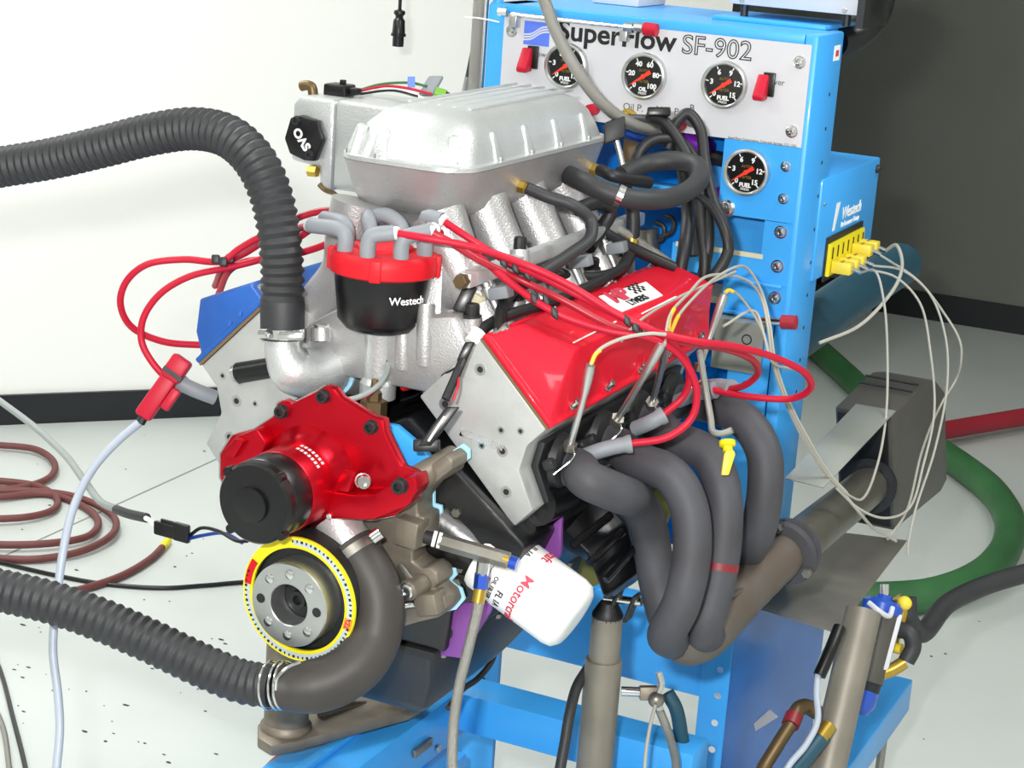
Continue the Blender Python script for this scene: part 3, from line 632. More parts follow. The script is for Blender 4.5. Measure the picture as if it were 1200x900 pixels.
# ------------------------------------------------------------------ dyno console tower
TY = .87
tw = thing('dyno_console', 'blue dynamometer console with white gauge panel behind the engine', 'dyno console', (.05, .95, .1))
px0, px1, pzb, pzt = PY(592, 20, TY).x, PY(952, 53, TY).x, PY(938, 173, TY).z, PY(952, 53, TY).z
XC = px1+.008
col_ = ob('column', G().box(px1-.012, XC, TY+.001, 1.0, .53, pzt+.014), 'blue', tw, bev=.004)
ob('column', G().box(px0-.03, px0+.004, TY+.001, 1.0, .53, pzt+.012), 'blue', tw, bev=.004)
ob('rail', G().box(px0-.028, px1-.012, TY+.002, TY+.012, pzt-.004, pzt+.014), 'blue', tw, bev=.003)
ob('deck', G().box(px0-.028, XC-.002, TY+.012, 1.0, pzt+.002, pzt+.012).box(px0-.028, XC-.05, 1.0, 1.2, pzt+.002, pzt+.012), 'blue', tw)
fp = ob('gauge_panel', G().box(px0, px1, TY-.002, TY, pzb, pzt), 'panel_white', tw, label='white instrument panel')
sub0 = PY(849, 170, TY).x; subz = PY(935, 263, TY).z
sp = ob('gauge_panel', G().box(sub0, px1+.001, TY-.0015, TY+.0005, subz, pzb-.0005), 'blue', tw)
lp = ob('slotted_panel', G(), 'blue', tw) if False else None
xl = PY(787, 300, TY).x
za, zb_, zc_ = PY(860, 300, TY).z, PY(900, 333, TY).z, PY(900, 372, TY).z
xw = PY(893, 290, TY).x
ob('slotted_panel', G().box(xw, px1+.001, TY, TY+.002, zb_, subz-.001).box(xl, xw, TY, TY+.002, zb_, PY(830, 290, TY).z), 'blue', tw)
for x0, y0, x1, y1 in ((792, 285, 894, 301),):
    a, b = PY(x0, y0, TY), PY(x1, y1, TY); ob('slot', G().box(a.x, b.x, TY-.0006, TY+.001, a.z-.004, a.z+.003), 'ivory', tw)  # ivory colour stands in for light showing through the slot opening
ob('panel', G().box(PY(846, 350, TY).x, px1+.001, TY-.0008, TY+.0015, zc_, zb_-.001), 'blue', tw)
ob('panel', G().box(PY(846, 500, TY).x, px1-.013, TY+.0005, TY+.003, .55, zc_-.001), 'blue', tw)
ob('panel_lip', G().box(PY(845, 365, TY).x, px1, TY-.008, TY, zc_-.002, zc_+.003), 'blue', tw, bev=.001)
ob('panel_lip', G().box(PY(846, 330, TY).x, px1-.006, TY-.008, TY, zb_-.003, zb_+.002), 'blue', tw, bev=.001)
ob('panel', G().box(px0, px1-.012, .995, 1.0, .55, pzt), 'blue_gloss', tw)
ob('inner_shelf', G().box(px0+.002, px1-.012, .90, .99, PY(760, 305, TY).z-.055, PY(760, 305, TY).z-.045), 'ivory', tw)
ob('cross_bar', G().box(px0, sub0+.02, .93, .96, PY(760, 215, .93).z-.03, PY(760, 215, .93).z), 'blue', tw, bev=.002)
for z in [1.30, 1.25, 1.2, 1.15, 1.1, 1.05, 1.0, .95, .9, .85]:
    ob('punched_hole', G().cyl((XC-.0005, .955, z), (XC+.0004, .955, z), .003, n=10), 'ink', tw)
for x, y in ((880, 412), (876, 432), (873, 450), (870, 468)):
    p = PY(x, y, TY+.001); ob('punched_hole', G().cyl(p-V((0, .0006, 0)), p, .0045, n=12), 'ink', tw)
def pscrew(x, y, r, par, yy=TY-.002):
    p = PY(x, y, yy); g = G().lathe(p, (0, -1, 0), [(0, r*1.25), (.0012, r*1.25), (.0014, r), (.003, r*.95), (.006, r*.7), (.0065, r*.35), (.004, r*.3)], 16)
    ob('screw', g, 'chrome', par)
for x, y in ((937, 73), (928, 154), (600, 36), (596, 110)): pscrew(x, y, .0075, fp)
for x, y in ((921, 195), (918, 233)): pscrew(x, y, .0062, sp)
for x, y in ((915, 272), (911, 312), (908, 349)): pscrew(x, y, .0078, tw, TY)
tp_ = lambda x, y, dy=-.0021: flatmap(PY(x, y, TY+dy), (1, 0, 0), (0, 0, 1))
text('lettering', 'SuperFlow', tp_(722, 43), .0415, 'ink', fp, bold=.022, sx=1.06)
text('lettering', 'SF-902', tp_(840, 57), .0385, 'ink', fp, outline=.0008, sx=1.02)
for x, y, s, z in ((705, 113, 'A', .0125), (742, 126, 'Oil P.', .0145), (783, 130, 'Man P.', .0145), (811, 127, 'B', .0145), (907, 96, 'Power', .012), (636, 64, 'Power', .012)): text('lettering', s, tp_(x, y), z, 'ink_grey', fp)
text('lettering', 'SuperFlow Corporation, Colorado Springs, CO, USA', tp_(893, 166), .0048, 'ink_grey', fp)
# wave emblem
a, b = PY(615, 24, TY-.0022), PY(643, 55, TY-.0022); w_, h_ = b.x-a.x, a.z-b.z
em = ob('emblem', G().box(a.x, b.x, TY-.0024, TY-.002, b.z, a.z), 'blue_tag', fp, label='blue square emblem with white waves')
for k in range(3):
    P = [V((a.x+w_*t/14, TY-.0025, b.z+h_*(.20+.11*k+.42*(1/(1+math.exp(-(t/14-.5)*9)))))) for t in range(15)]
    vs = []; 
    for q in P: vs += [q+V((0, 0, -.0012)), q+V((0, 0, .0012))]
    ob('wave_line', G().add(vs, [(2*i, 2*i+2, 2*i+3, 2*i+1) for i in range(14)]), 'panel_white', em)
def gauge(x, y, par, nums, word, R=.0345, yy=TY-.002):
    c = PY(x, y, yy); g = ob('gauge', G().lathe(c, (0, -1, 0), [(0, R*.97), (.008, R*.97), (.009, R), (.013, R*.98), (.0145, R*.90), (.0125, R*.84), (.009, R*.83)], 48, caps=False), 'machined', par, label='round black faced pressure gauge with silver bezel')
    ob('dial', G().cyl(c-V((0, .008, 0)), c-V((0, .0092, 0)), R*.86, n=40), 'gauge_face', g)
    f0 = c-V((0, .0094, 0))
    for k, s in enumerate(nums):
        an = math.radians(225-270*k/(len(nums)-1)); q = f0+V((math.cos(an)*R*.56, 0, math.sin(an)*R*.56))
        if s: text('numeral', s, flatmap(q, (1, 0, 0), (0, 0, 1)), R*.30, 'white', g, bold=.03, res=2)
        d = V((math.cos(an), 0, math.sin(an))); e = V((-d.z, 0, d.x))*R*.022
        ob('tick', G().prism([f0+d*R*.70-e, f0+d*R*.82-e, f0+d*R*.82+e, f0+d*R*.70+e], (0, -.0003, 0)), 'white', g)
    text('lettering', word, flatmap(f0+V((0, 0, -R*.55)), (1, 0, 0), (0, 0, 1)), R*.24, 'white', g, bold=.04, res=2)
    text('lettering', 'PRESS', flatmap(f0+V((0, 0, -R*.72)), (1, 0, 0), (0, 0, 1)), R*.15, 'white', g, res=2)
    text('lettering', 'AUTO', flatmap(f0+V((0, 0, R*.24)), (1, 0, 0), (0, 0, 1)), R*.17, 'gold_ink', g, res=2)
    text('lettering', 'METER', flatmap(f0+V((0, 0, -R*.22)), (1, 0, 0), (0, 0, 1)), R*.17, 'gold_ink', g, res=2)
    an = math.radians(215); d = V((math.cos(an), 0, math.sin(an))); e = V((-d.z, 0, d.x)); q = f0-V((0, .0012, 0))
    ob('needle', G().prism([q-d*R*.38-e*R*.09, q-d*R*.38+e*R*.09, q+d*R*.2+e*R*.05, q+d*R*.72+e*R*.012, q+d*R*.72-e*R*.012, q+d*R*.2-e*R*.05], (0, -.0006, 0)), 'needle', g)
    ob('needle_hub', G().cyl(q, q-V((0, .002, 0)), R*.1, n=14), 'needle', g)
gauge(666, 77, fp, ['0', '3', '6', '9', '12', '15'], 'FUEL')
gauge(757, 89, fp, ['0', '20', '40', '60', '80', '100'], 'OIL')
gauge(851, 99, fp, ['0', '3', '6', '9', '12', '15'], 'FUEL')
gauge(877, 201, sp, ['0', '3', '6', '9', '12', '15'], 'FUEL')
for x, y in ((622, 69), (898, 101)):
    c = PY(x, y, TY-.002)
    b = ob('switch_base', G().box(c.x-.004, c.x+.013, TY-.008, TY-.002, c.z-.014, c.z+.020), 'black_plastic', fp, bev=.001)
    g = G().prism([(c.x-.011, TY-.006, c.z+.016), (c.x-.011, TY-.012, c.z+.017), (c.x-.011, TY-.030, c.z-.012), (c.x-.011, TY-.028, c.z-.019), (c.x-.011, TY-.006, c.z-.018)], (.016, 0, 0))
    ob('switch_guard', g, 'red_wire', b, bev=.002, label='red flip-up switch guard')
dcl = ob('decal', G().box(XC, XC+.0004, .955, .985, PX(967, 64, XC).z-.012, PX(967, 64, XC).z+.010), 'white', tw, label='small white decal with red mark')
ob('decal_mark', G().box(XC+.0004, XC+.0007, .963, .978, PX(967, 64, XC).z-.006, PX(967, 64, XC).z+.003), 'ink_red', dcl)
# side junction box with thermocouple panel
sb0, sb1 = PX(962, 207, XC), PX(1030, 184, XC)
zt_, zl = sb1.z, PX(1012, 291, XC).z-.008
sbx = ob('junction_box', G().box(px1-.20, XC+.003, sb0.y+.006, sb1.y, zl, zt_), 'blue', tw, bev=.003, label='blue side junction box')
ub, wb_ = V((0, 1, 0)), V((0, 0, 1))
bm_ = lambda x, y: flatmap(PX(x, y, XC+.0032), ub, wb_)
text('lettering', 'Westech', bm_(998, 246), .026, 'white', sbx, bold=.012, shear=.25, sx=1.15)
text('lettering', 'Performance Group', bm_(996, 259), .0125, 'white', sbx, shear=.25)
a = PX(976, 262, XC+.0032); ob('emblem_stroke', G().prism([a+V((0, 0, -.012)), a+V((0, .012, -.012)), a+V((0, .030, .03)), a+V((0, .010, .03))], (.0004, 0, 0)), 'white', sbx)
ob('box_latch', G().ball(PX(1028, 198, XC+.004), .007), 'black_satin', sbx)
ob('screw', G().ball(PX(966, 239, XC+.003), .003), 'steel', sbx)
yp = [PX(x, y, XC+.0035) for x, y in ((969, 286), (1009, 262), (1006, 292), (966, 323))]
yy0, yy1, yz1, yz0 = yp[0].y, yp[1].y, yp[0].z, yp[3].z
jp = ob('jack_frame', G().box(XC+.003, XC+.006, yy0-.006, yy1+.004, yz0-.008, yz1+.010), 'black_satin', sbx)
ob('jack_panel', G().box(XC+.006, XC+.011, yy0, yy1, yz0, yz1), 'yellow', jp, label='yellow thermocouple jack panel')
for k in range(7):
    y = yy0+.012+k*(yy1-yy0-.02)/6; ob('jack_slot', G().box(XC+.011, XC+.0115, y-.003, y+.003, yz1-.024, yz1-.006), 'ink', jp)
PLUG = []
for k in range(5):
    y = yy0+.018+k*.036; zz = yz0+.014+(.012 if k > 2 else 0)
    t = thing('thermocouple_plug', 'yellow thermocouple plug in the jack panel, number %s from the console column' % ('one', 'two', 'three', 'four', 'five')[k], 'plug', (XC+.02, y, zz), 'thermocouple plugs in the yellow jack panel')
    ob('plug_body', G().box(XC+.0117, XC+.042, y-.011, y+.011, zz-.009, zz+.009), 'yellow_plug', t, bev=.002)
    ob('cable_clamp', G().cyl((XC+.042, y, zz), (XC+.056, y, zz-.004), .0035, n=8), 'chrome', t)
    for dy in (-.005, .005): ob('plug_screw', G().cyl((XC+.026, y+dy, zz+.009), (XC+.026, y+dy, zz+.0098), .0022, n=8), 'bronze', t)
    PLUG.append(V((XC+.054, y, zz-.004)))
# things on top of the console
dz_ = pzt+.012
s0 = PZ(815, 24, dz_+.003); s1_ = PZ(945, 35, dz_+.003)
ob('shelf_plate', G().box(s0.x-.01, XC-.03, 1.0, 1.16, dz_+.0001, dz_+.006), 'blue', tw, bev=.001)
bx = thing('electronics_box', 'white metal electronics box on standoffs on top of the console', 'electronics box', (s0.x+.12, 1.08, dz_+.006))
bx0 = s0.x+.005
ob('case', G().box(bx0, bx0+.20, 1.03, 1.15, dz_+.024, dz_+.10), 'panel_white', bx, bev=.001)
ob('bracket', G().box(bx0+.201, bx0+.212, 1.02, 1.15, dz_+.006, dz_+.10), 'black_satin', bx)
ob('connector', G().box(bx0+.213, bx0+.24, 1.05, 1.12, dz_+.05, dz_+.085), 'black_plastic', bx, bev=.002)
for x in (bx0+.02, bx0+.18):
    ob('standoff', G().cyl((x, 1.045, dz_+.006), (x, 1.045, dz_+.024), .006, n=10), 'black_satin', bx); bolt(bx, (x, 1.03, dz_+.03), (0, -1, 0), .004, .003, 'chrome', 10)
tag(ob('display_unit', G().box(px0+.05, px0+.13, 1.08, 1.2, dz_+.0002, dz_+.03), 'panel_white', bev=.003), 'small white unit at the console top beside the braided hose', 'electronics')
# conduit behind the console top, in front of the dark wall
P = spline([D(978, 48, 2.95), D(1005, 38, 3.0), D(1025, 15, 3.05), D(1035, -25, 3.1)], 12); P = resample(P, .003)
tag(ob('corrugated_conduit', G().tube(P, lambda i: .0245+.002*math.sin(i*2.1), 16), 'black_plastic'), 'black corrugated conduit leaving the console top by the dark wall', 'conduit')
# steel pressure line across the panel top
pl_ = thing('pressure_line', 'thin steel tube across the top of the white gauge panel with red end cap', 'tube', PY(680, 25, TY-.015))
ob('tube', G().tube([PY(600, 16, TY-.014), PY(612, 18, TY-.014), PY(745, 33, TY-.014)], .0034, 10), 'chrome', pl_)
ob('red_cap', G().cyl(PY(755, 33.5, TY-.014), PY(770, 35.5, TY-.014), .0095, n=12), 'red_wire', pl_)
for x, y in ((590, 14), (737, 33), (749, 33)): ob('fitting', G().cyl(PY(x-5, y-1, TY-.014), PY(x+5, y, TY-.014), .0075, n=8), 'chrome', pl_)
for x, y in ((607, 22), (736, 38)): ob('tube_clip', G().box(PY(x, y, TY).x-.006, PY(x, y, TY).x+.006, TY-.019, TY-.0025, PY(x, y, TY).z-.012, PY(x, y, TY).z+.006), 'machined', pl_, bev=.001)
# vertical tubes left of panel
for x, y, r, m_, lb, cat in ((570, 0, .0045, 'chrome', 'thin steel riser tube beside the blue console column', 'tube'), (562, 0, .0095, 'braid', 'braided steel hose rising along the blue console column', 'hose'), (584, 0, .008, 'blue', 'blue painted riser tube at the console edge beside braided hose', 'tube')):
    p = PY(x, y, TY+.01); o_ = ob('riser_tube', G().tube([p+V((0, 0, .06)), p, p-V((0, 0, .3)), p-V((0, 0, .55))], r, 12), m_); tag(o_, lb, cat)
hs = thing('riser_hose', 'dark flexible hose with steel crimp end behind the braided riser', 'hose', PY(548, 100, TY+.01))
P = [PY(566, -20, TY+.02), PY(561, 30, TY+.02), PY(556, 60, TY+.02), PY(550, 90, TY+.02)]
ob('hose_body', G().wire(P, .0065, 10), 'rubber', hs); ob('crimp', G().wire([PY(550, 90, TY+.02), PY(547, 105, TY+.02), PY(545, 125, TY+.02)], .0078, 10, 3), 'chrome', hs)
tag(ob('cable_tie', G().tube([PY(545, 20, TY-.005), PY(560, 21, TY-.006), PY(577, 24, TY-.006), PY(585, 26, TY-.004)], .0012, 6), 'tape_white'), 'thin pale cable tie round the riser tubes', 'cable tie')
ob('fuel_regulator', G().cyl(PY(758, 268, .95), PY(760, 300, .95), .018, n=18), 'steel', tw)
for x, y in ((768, 278), (779, 270)): ob('hose_loop', G().wire([PY(x-5, y+8, .95), PY(x+8, y+2, .95), PY(x+10, y-12, .95), PY(x, y-18, .95)], .004, 8), 'rubber_dark', tw)
fs = thing('purple_regulator', 'purple anodised fuel fitting in the console opening under the white panel', 'fuel fitting', PY(820, 180, .93))
ob('fitting_body', G().cyl(PY(795, 158, .92), PY(830, 175, .92), .016, n=16), 'purple_bright', fs, bev=.002); ob('fitting_hose', G().wire([PY(822, 180, .92), PY(840, 185, .93), PY(860, 188, .95)], .011, 10), 'rubber_dark', fs)
ob('fitting_nut', G().cyl(PY(826, 172, .915), PY(834, 174, .915), .013, n=6), 'purple_bright', fs)
pf = thing('purple_fitting', 'purple fitting with round steel cap beside the lower fuel gauge', 'fuel fitting', PY(845, 240, TY))
ob('fitting_body', G().obox(PY(841, 236, TY+.02), (1, 0, 0), (0, 1, 0), (0, 0, 1), .014, .03, .04), 'purple_bright', pf, bev=.002)
ob('steel_cap', G().lathe(PY(852, 244, TY-.001), (0, -1, 0), [(0, .013), (.004, .013), (.005, .01), (.013, .01), (.014, .006)], 18), 'chrome', pf)
for x, y in ((739, 139), (735, 136)): pass
ob('brass_port', G().lathe(PY(737, 139, TY-.002), (0, -1, 0), [(0, .015), (.006, .015), (.007, .010), (.03, .009)], 12), 'brass', fp)
ob('steel_port', G().lathe(PY(815, 141, TY-.002), (0, -1, 0), [(0, .011), (.006, .011), (.007, .008), (.02, .008)], 12), 'chrome', fp)
ob('red_port', G().lathe(PY(798, 146, TY-.002), (0, -1, 0), [(0, .009), (.02, .009)], 12), 'red_wire', fp)
ob('red_port', G().lathe(PY(697, 128, TY-.002), (0, -1, 0), [(0, .009), (.02, .009)], 12), 'red_wire', fp)
cp = tag(ob('copper_bracket', G().box(PY(728, 195, .9).x, PY(752, 195, .9).x, .9, .91, PY(740, 210, .9).z, PY(740, 160, .9).z), 'gasket', bev=.002), 'copper brown plate in the console opening below the gauges', 'bracket')
bk = thing('steel_bracket', 'grey steel box bracket bolted below the console slots by red valve cover', 'bracket', PY(862, 405, TY-.03))
b0, b1 = PY(838, 374, TY-.03), PY(890, 440, TY-.03)
ob('bracket_plate', G().box(b0.x, b1.x, TY-.03, TY-.027, b1.z, b0.z), 'sheet', bk); ob('bracket_top', G().box(b0.x, b1.x, TY-.03, TY, b0.z, b0.z+.003), 'sheet', bk)
ob('bracket_side', G().box(b0.x, b0.x+.003, TY-.027, TY, b1.z, b0.z), 'sheet', bk); ob('ring_mark', G().ring(PY(875, 398, TY-.0302), (0, 1, 0), .006, .008, .0004, 18), 'ink', bk)
rc = thing('red_capped_line', 'short steel fitting with red end cap on the console column', 'fitting', PY(920, 377, TY-.02))
ob('fitting', G().cyl(PY(893, 375, TY-.02), PY(916, 377, TY-.02), .006, n=10), 'chrome', rc); ob('red_cap', G().cyl(PY(916, 377, TY-.02), PY(933, 378, TY-.02), .0105, n=14), 'red_hose', rc)

# ------------------------------------------------------------------ lower stand
stn = thing('dyno_stand', 'blue painted steel engine test stand frame under the engine', 'engine stand', (.1, .6, 0))
LY = .775
lx1 = PY(862, 720, LY).x; lx0 = PY(825, 800, LY).x
up_ = ob('upright', G().box(lx0-.006, lx1+.001, LY, LY+.003, .1, .555), 'blue', stn, bev=.0008)
for y in (785, 815, 847, 878):
    x = 845-(y-778)*.105; p = PY(x, y, LY); ob('bolt_hole', G().lathe(p-V((0, .0008, 0)), (0, 1, 0), [(0, .0055), (.0003, .0045), (.0009, .0045)], 14), 'chrome', up_)
    
ob('panel', G().box(lx1-.002, lx1+.001, LY+.003, 1.30, .1, .527), 'blue_gloss', stn)
ob('side_sticker', G().prism([PX(x, y, lx1+.0014) for x, y in ((883, 848), (902, 831), (912, 840), (885, 857))], (.0003, 0, 0)), 'panel_white', stn)
zr0, zr1 = PY(780, 808, LY).z, PY(760, 706, LY).z
ob('cross_rail', G().box(-.2, lx0-.006, LY+.004, LY+.04, zr0, zr1), 'blue', stn, bev=.002)
ob('upright', G().box(PY(548, 780, LY).x, PY(584, 780, LY).x, LY, LY+.004, .1, zr1), 'blue', stn)
for y in (765, 797): ob('bolt_hole', G().cyl(PY(566, y, LY)-V((0, .0006, 0)), PY(566, y, LY), .005, n=12), 'ink', stn)
fz = .445
ob('beam', G().box(-.03, PZ(812, 886, fz).x, .50, .565, fz-.058, fz), 'blue', stn, bev=.003)
ob('beam', G().box(-.135, -.028, -.12, .565, fz-.075, fz+.002), 'blue', stn, bev=.003)
ob('beam_lip', G().box(-.09, -.075, -.12, .45, fz+.0022, fz+.012), 'blue', stn, bev=.002)
rz = .29
r0, r1 = PZ(1070, 796, rz), PZ(1038, 789, rz)
ob('base_beam', G().box(r0.x-.07, r0.x, .3, r0.y, rz-.06, rz), 'blue', stn, bev=.003)
ob('base_beam', G().box(-.135, -.065, .3, .62, rz-.06, rz), 'blue', stn, bev=.003)
ob('post', G().box(px0-.03, px0+.02, .885, .98, 0, .528), 'blue', stn)
ob('base_cross', G().box(-.065, r0.x-.07, .32, .38, rz-.06, rz), 'blue', stn, bev=.003)
ob('leg', G().box(-.13, -.07, .5, .56, rz, fz-.075), 'blue', stn); ob('leg', G().box(-.125, -.04, -.10, -.04, 0, fz-.075), 'blue', stn); ob('leg', G().box(.25, .31, .505, .56, rz, fz-.058), 'blue', stn)
ob('tower_foot', G().box(lx1-.05, lx1-.002, .9, 1.2, rz-.001, .36), 'blue', stn)
for x, ys in ((-.1, (.42,)), (r0.x-.035, (.42, r0.y-.12))):
    for y in ys:
        ob('caster', G().cyl((x-.018, y, .06), (x+.018, y, .06), .06, n=24), 'rubber_dark', stn, bev=.004)
        ob('caster_fork', G().box(x-.026, x-.02, y-.02, y+.02, .05, rz-.06).box(x+.02, x+.026, y-.02, y+.02, .05, rz-.06).box(x-.026, x+.026, y-.03, y+.03, rz-.072, rz-.06), 'steel', stn)
lt = ob('latch_bar', G().obox(PX(495, 876, -.024), (0, 1, 0), (1, 0, 0), (0, 0, 1), .05, .006, .012), 'steel', stn, bev=.001)
bolt(stn, PX(511, 876, -.02), (1, 0, 0), .006, .006, 'chrome', 12)
# engine support bracket under the balancer
zs = .475
sbk = thing('engine_support', 'worn steel support pipe and arm plate under the crank pulley', 'support bracket', PZ(335, 860, zs))
ap = [(302, 868), (302, 852), (318, 842), (345, 842), (430, 812), (440, 805), (485, 805), (496, 813), (494, 828), (480, 836), (350, 872), (318, 878)]
ob('arm_plate', G().prism([PZ(x, y-4, zs) for x, y in ap], (0, 0, -.016)), 'steel_tan', sbk, bev=.003)
pb_ = PZ(335, 852, zs)
ob('pipe', G().cyl(pb_, pb_+V((0, 0, .135)), .0295, n=28), 'steel_tan', sbk); ob('weld_ring', G().lathe(pb_, (0, 0, 1), [(0, .0345), (.005, .034), (.010, .030)], 28), 'steel_tan', sbk)
ob('gusset', G().prism([PZ(372, 838, zs+.001), PZ(430, 821, zs+.001), PZ(372, 838, zs+.001)+V((0, 0, .022))], V((.002, -.004, 0))), 'steel_tan', sbk)
bolt(sbk, PZ(467, 818, zs), (0, 0, 1), .012, .009, 'brass', 6, washer=.016)
# engine post on the header side
ps = thing('support_post', 'grey telescoping steel post holding up the engine beside the white oil filter', 'post', (.232, .4, 0))
pt_ = PY(712, 722, .4); pj = PY(712, 773, .4)
ob('inner_tube', G().cyl((pt_.x, .4, .42), pt_, .0205, n=28), 'post', ps); ob('outer_tube', G().lathe((pt_.x, .4, 0), (0, 0, 1), [(0, .06), (.008, .06), (.009, .0245), (pj.z-.004, .0245), (pj.z, .0235)], 28), 'post', ps)
ob('clevis_base', G().lathe(pt_, (0, 0, 1), [(-.002, .0205), (.004, .0205), (.012, .016), (.02, .011)], 20), 'black_satin', ps)
for dx_ in (-.012, .012): ob('clevis_ear', G().prism([pt_+V((dx_+.012, -.01, 0)), pt_+V((dx_+.012, .012, 0)), pt_+V((dx_+.022, .014, .038)), pt_+V((dx_+.022, -.008, .038))], (.006, 0, 0)), 'black_satin', ps, bev=.002)
ob('clevis_pin', G().cyl(pt_+V((-.006, 0, .024)), pt_+V((.045, 0, .03)), .0055, n=12), 'chrome', ps)

# ------------------------------------------------------------------ coolant hoses
def DP(L): return [D(*p) if not isinstance(p, V) else p for p in L]
def drop(x, y, d, z, dx=0, dy=0):
    q = D(x, y, d); return V((q.x+dx, q.y+dy, z))
def corrugated(pts, r, amp, period, flat0=0, flat1=0, n=22):
    P = resample(spline(pts, 14), period/6); m_ = len(P)
    def R(i):
        s = i*period/6; e = (m_-1-i)*period/6
        k = 1 if (s > flat0 and e > flat1) else 0
        return r+(amp*math.cos(i*math.pi/3) if k else 0)
    return G().tube(P, R, n)
uh = thing('coolant_hose', 'long black ribbed coolant hose arching above the blue valve cover', 'hose', D(331, 395, 2.27))
UHP = DP([(-60, 207, 2.47), (0, 196, 2.44), (60, 186, 2.41), (120, 172, 2.375), (180, 157, 2.34), (230, 151, 2.31), (270, 161, 2.28), (300, 190, 2.26), (318, 230, 2.25), (327, 275, 2.25), (331, 320, 2.258), (331, 352, 2.264)])
ob('hose_body', corrugated(UHP, .0248, .0017, .0112), 'rubber', uh)
cuf = UHP[-1]; cdir = (D(331, 405, 2.272)-cuf).normalized()
ob('hose_cuff', G().lathe(cuf-cdir*.004, cdir, [(0, .0235), (.004, .0262), (.008, .0268), (.044, .0262), (.050, .0255), (.051, .023)], 28), 'rubber', uh)
cl = ob('hose_clamp', G().lathe(cuf+cdir*.033, cdir, [(0, .0272), (.011, .0272)], 30), 'chrome', uh)
ob('clamp_screw', G().obox(D(341, 394, 2.236), RT, FW, UP, .03, .008, .010), 'chrome', cl, bev=.002); ob('clamp_barrel', G().cyl(D(307, 391, 2.25), D(316, 391, 2.24), .0065, n=12), 'chrome', cl)
lh = thing('coolant_hose', 'long black ribbed coolant hose hanging low beside the crank pulley', 'hose', D(310, 803, 2.17))
LHP = DP([(-60, 680, 2.24), (0, 692, 2.23), (60, 706, 2.22), (120, 727, 2.21), (180, 753, 2.2), (235, 779, 2.19), (285, 799, 2.18), (320, 804, 2.17)])
ob('hose_body', corrugated(LHP, .0245, .0013, .0115, flat1=.01), 'rubber', lh)
for x in (316, 327, 333):
    c = D(x, 803, 2.168); ob('wire_clamp', G().wire([c+(UP*math.cos(a)+(FW*.9+RT*.35)*math.sin(a))*.0275 for a in [i*math.pi/5 for i in range(11)]], .0014, 6, 3), 'chrome', lh)
eh = thing('rubber_elbow', 'smooth dark rubber elbow hose curving round the crank pulley', 'hose', D(440, 760, 2.19))
EP = DP([(322, 804, 2.17), (350, 806, 2.17), (385, 800, 2.175), (418, 780, 2.185), (438, 748, 2.2), (443, 712, 2.205), (436, 682, 2.21), (422, 657, 2.215), (410, 640, 2.22)])
ob('elbow_body', G().tube(spline(EP, 7), lambda i: .0262 if i < 4 else min(.0312, .0262+.0008*(i-4)), 26), 'elbow_rubber', eh)
ed = (EP[-1]-EP[-2]).normalized(); bc = ob('hose_clamp', G().lathe(EP[-2]+ed*.004, ed, [(0, .0322), (.011, .0322)], 32), 'steel', eh)
ob('clamp_screw', G().cyl(D(436, 631, 2.165), D(446, 624, 2.165), .0075, n=14), 'chrome', bc)
ob('pump_inlet', G().tube([D(418, 650, 2.22), D(404, 628, 2.225), D(394, 608, 2.23)], .027, 20), 'cast_bright', eng)
wc = ob('wire_clamp', G().wire([D(323, 808, 2.145), D(325, 795, 2.14), D(338, 782, 2.14), D(352, 776, 2.145)], .0022, 8, 4), 'chrome', lh)

# ------------------------------------------------------------------ ignition wires
def chain(parent, name, pts, r, m_, n=12, per=7): return ob(name, G().wire(DP(pts), r, n, per), m_, parent)
WG = 'red spark plug wires on the distributor'
def plugwire(label, boot, pts, plug=None, m_='red_wire'):
    t = thing('spark_plug_wire', label, 'wire', D(*pts[0]), WG)
    chain(t, 'wire_jacket', pts, .0044, m_)
    if boot:
        q = TERM[boot[0]]; P = [q+V((0, 0, .001)), q+V((0, 0, .016)), q+V((0, 0, .022))+(D(*boot[-1])-q).normalized()*.005]+DP(boot[1:])
        ob('cap_boot', G().tube(spline(P, 4), .0094, 14), 'grey_boot', t, label='grey rubber boot')
        a, b = D(*boot[-1]), D(*pts[1]); d = (b-a).normalized(); ob('collar', G().cyl(a-d*.001, a+d*.005, .0078, n=12), 'tape_white', t)
    if plug:
        P = DP(plug); ob('plug_boot', G().tube(spline(P, 4), lambda i: .0095 if i > 1 else .0112, 14), 'grey_boot', t, label='grey rubber plug boot')
plugwire('red plug wire curving down to the front tube of the header', [0, (507, 268, 2.225)], [(507, 268, 2.225), (530, 280, 2.26), (560, 300, 2.23), (600, 333, 2.215), (650, 366, 2.2), (710, 387, 2.2), (765, 397, 2.2), (798, 418, 2.22), (816, 455, 2.24), (811, 489, 2.25), (783, 512, 2.25), (738, 520, 2.25)], [(740, 520, 2.25), (722, 523, 2.25), (700, 529, 2.25), (680, 537, 2.26)])
plugwire('red plug wire with wide loop hanging out in front of the console', [1, (500, 255, 2.25), (518, 258, 2.24)], [(518, 258, 2.24), (545, 276, 2.23), (590, 304, 2.23), (640, 327, 2.21), (700, 357, 2.2), (760, 386, 2.2), (810, 399, 2.21), (860, 406, 2.25), (908, 419, 2.3), (944, 438, 2.34), (950, 455, 2.37), (928, 467, 2.4), (880, 465, 2.42), (835, 457, 2.45)], [(838, 457, 2.45), (815, 462, 2.47), (795, 470, 2.5)])
plugwire('red plug wire dropping behind the probe rods to the second header tube', [6, (462, 273, 2.19)], [(462, 273, 2.19), (505, 280, 2.18), (560, 291, 2.185), (620, 312, 2.2), (665, 333, 2.195), (720, 366, 2.195), (770, 390, 2.2), (795, 410, 2.24), (808, 436, 2.28), (802, 463, 2.3), (776, 487, 2.3)], [(778, 486, 2.3), (764, 494, 2.3), (745, 502, 2.32)])
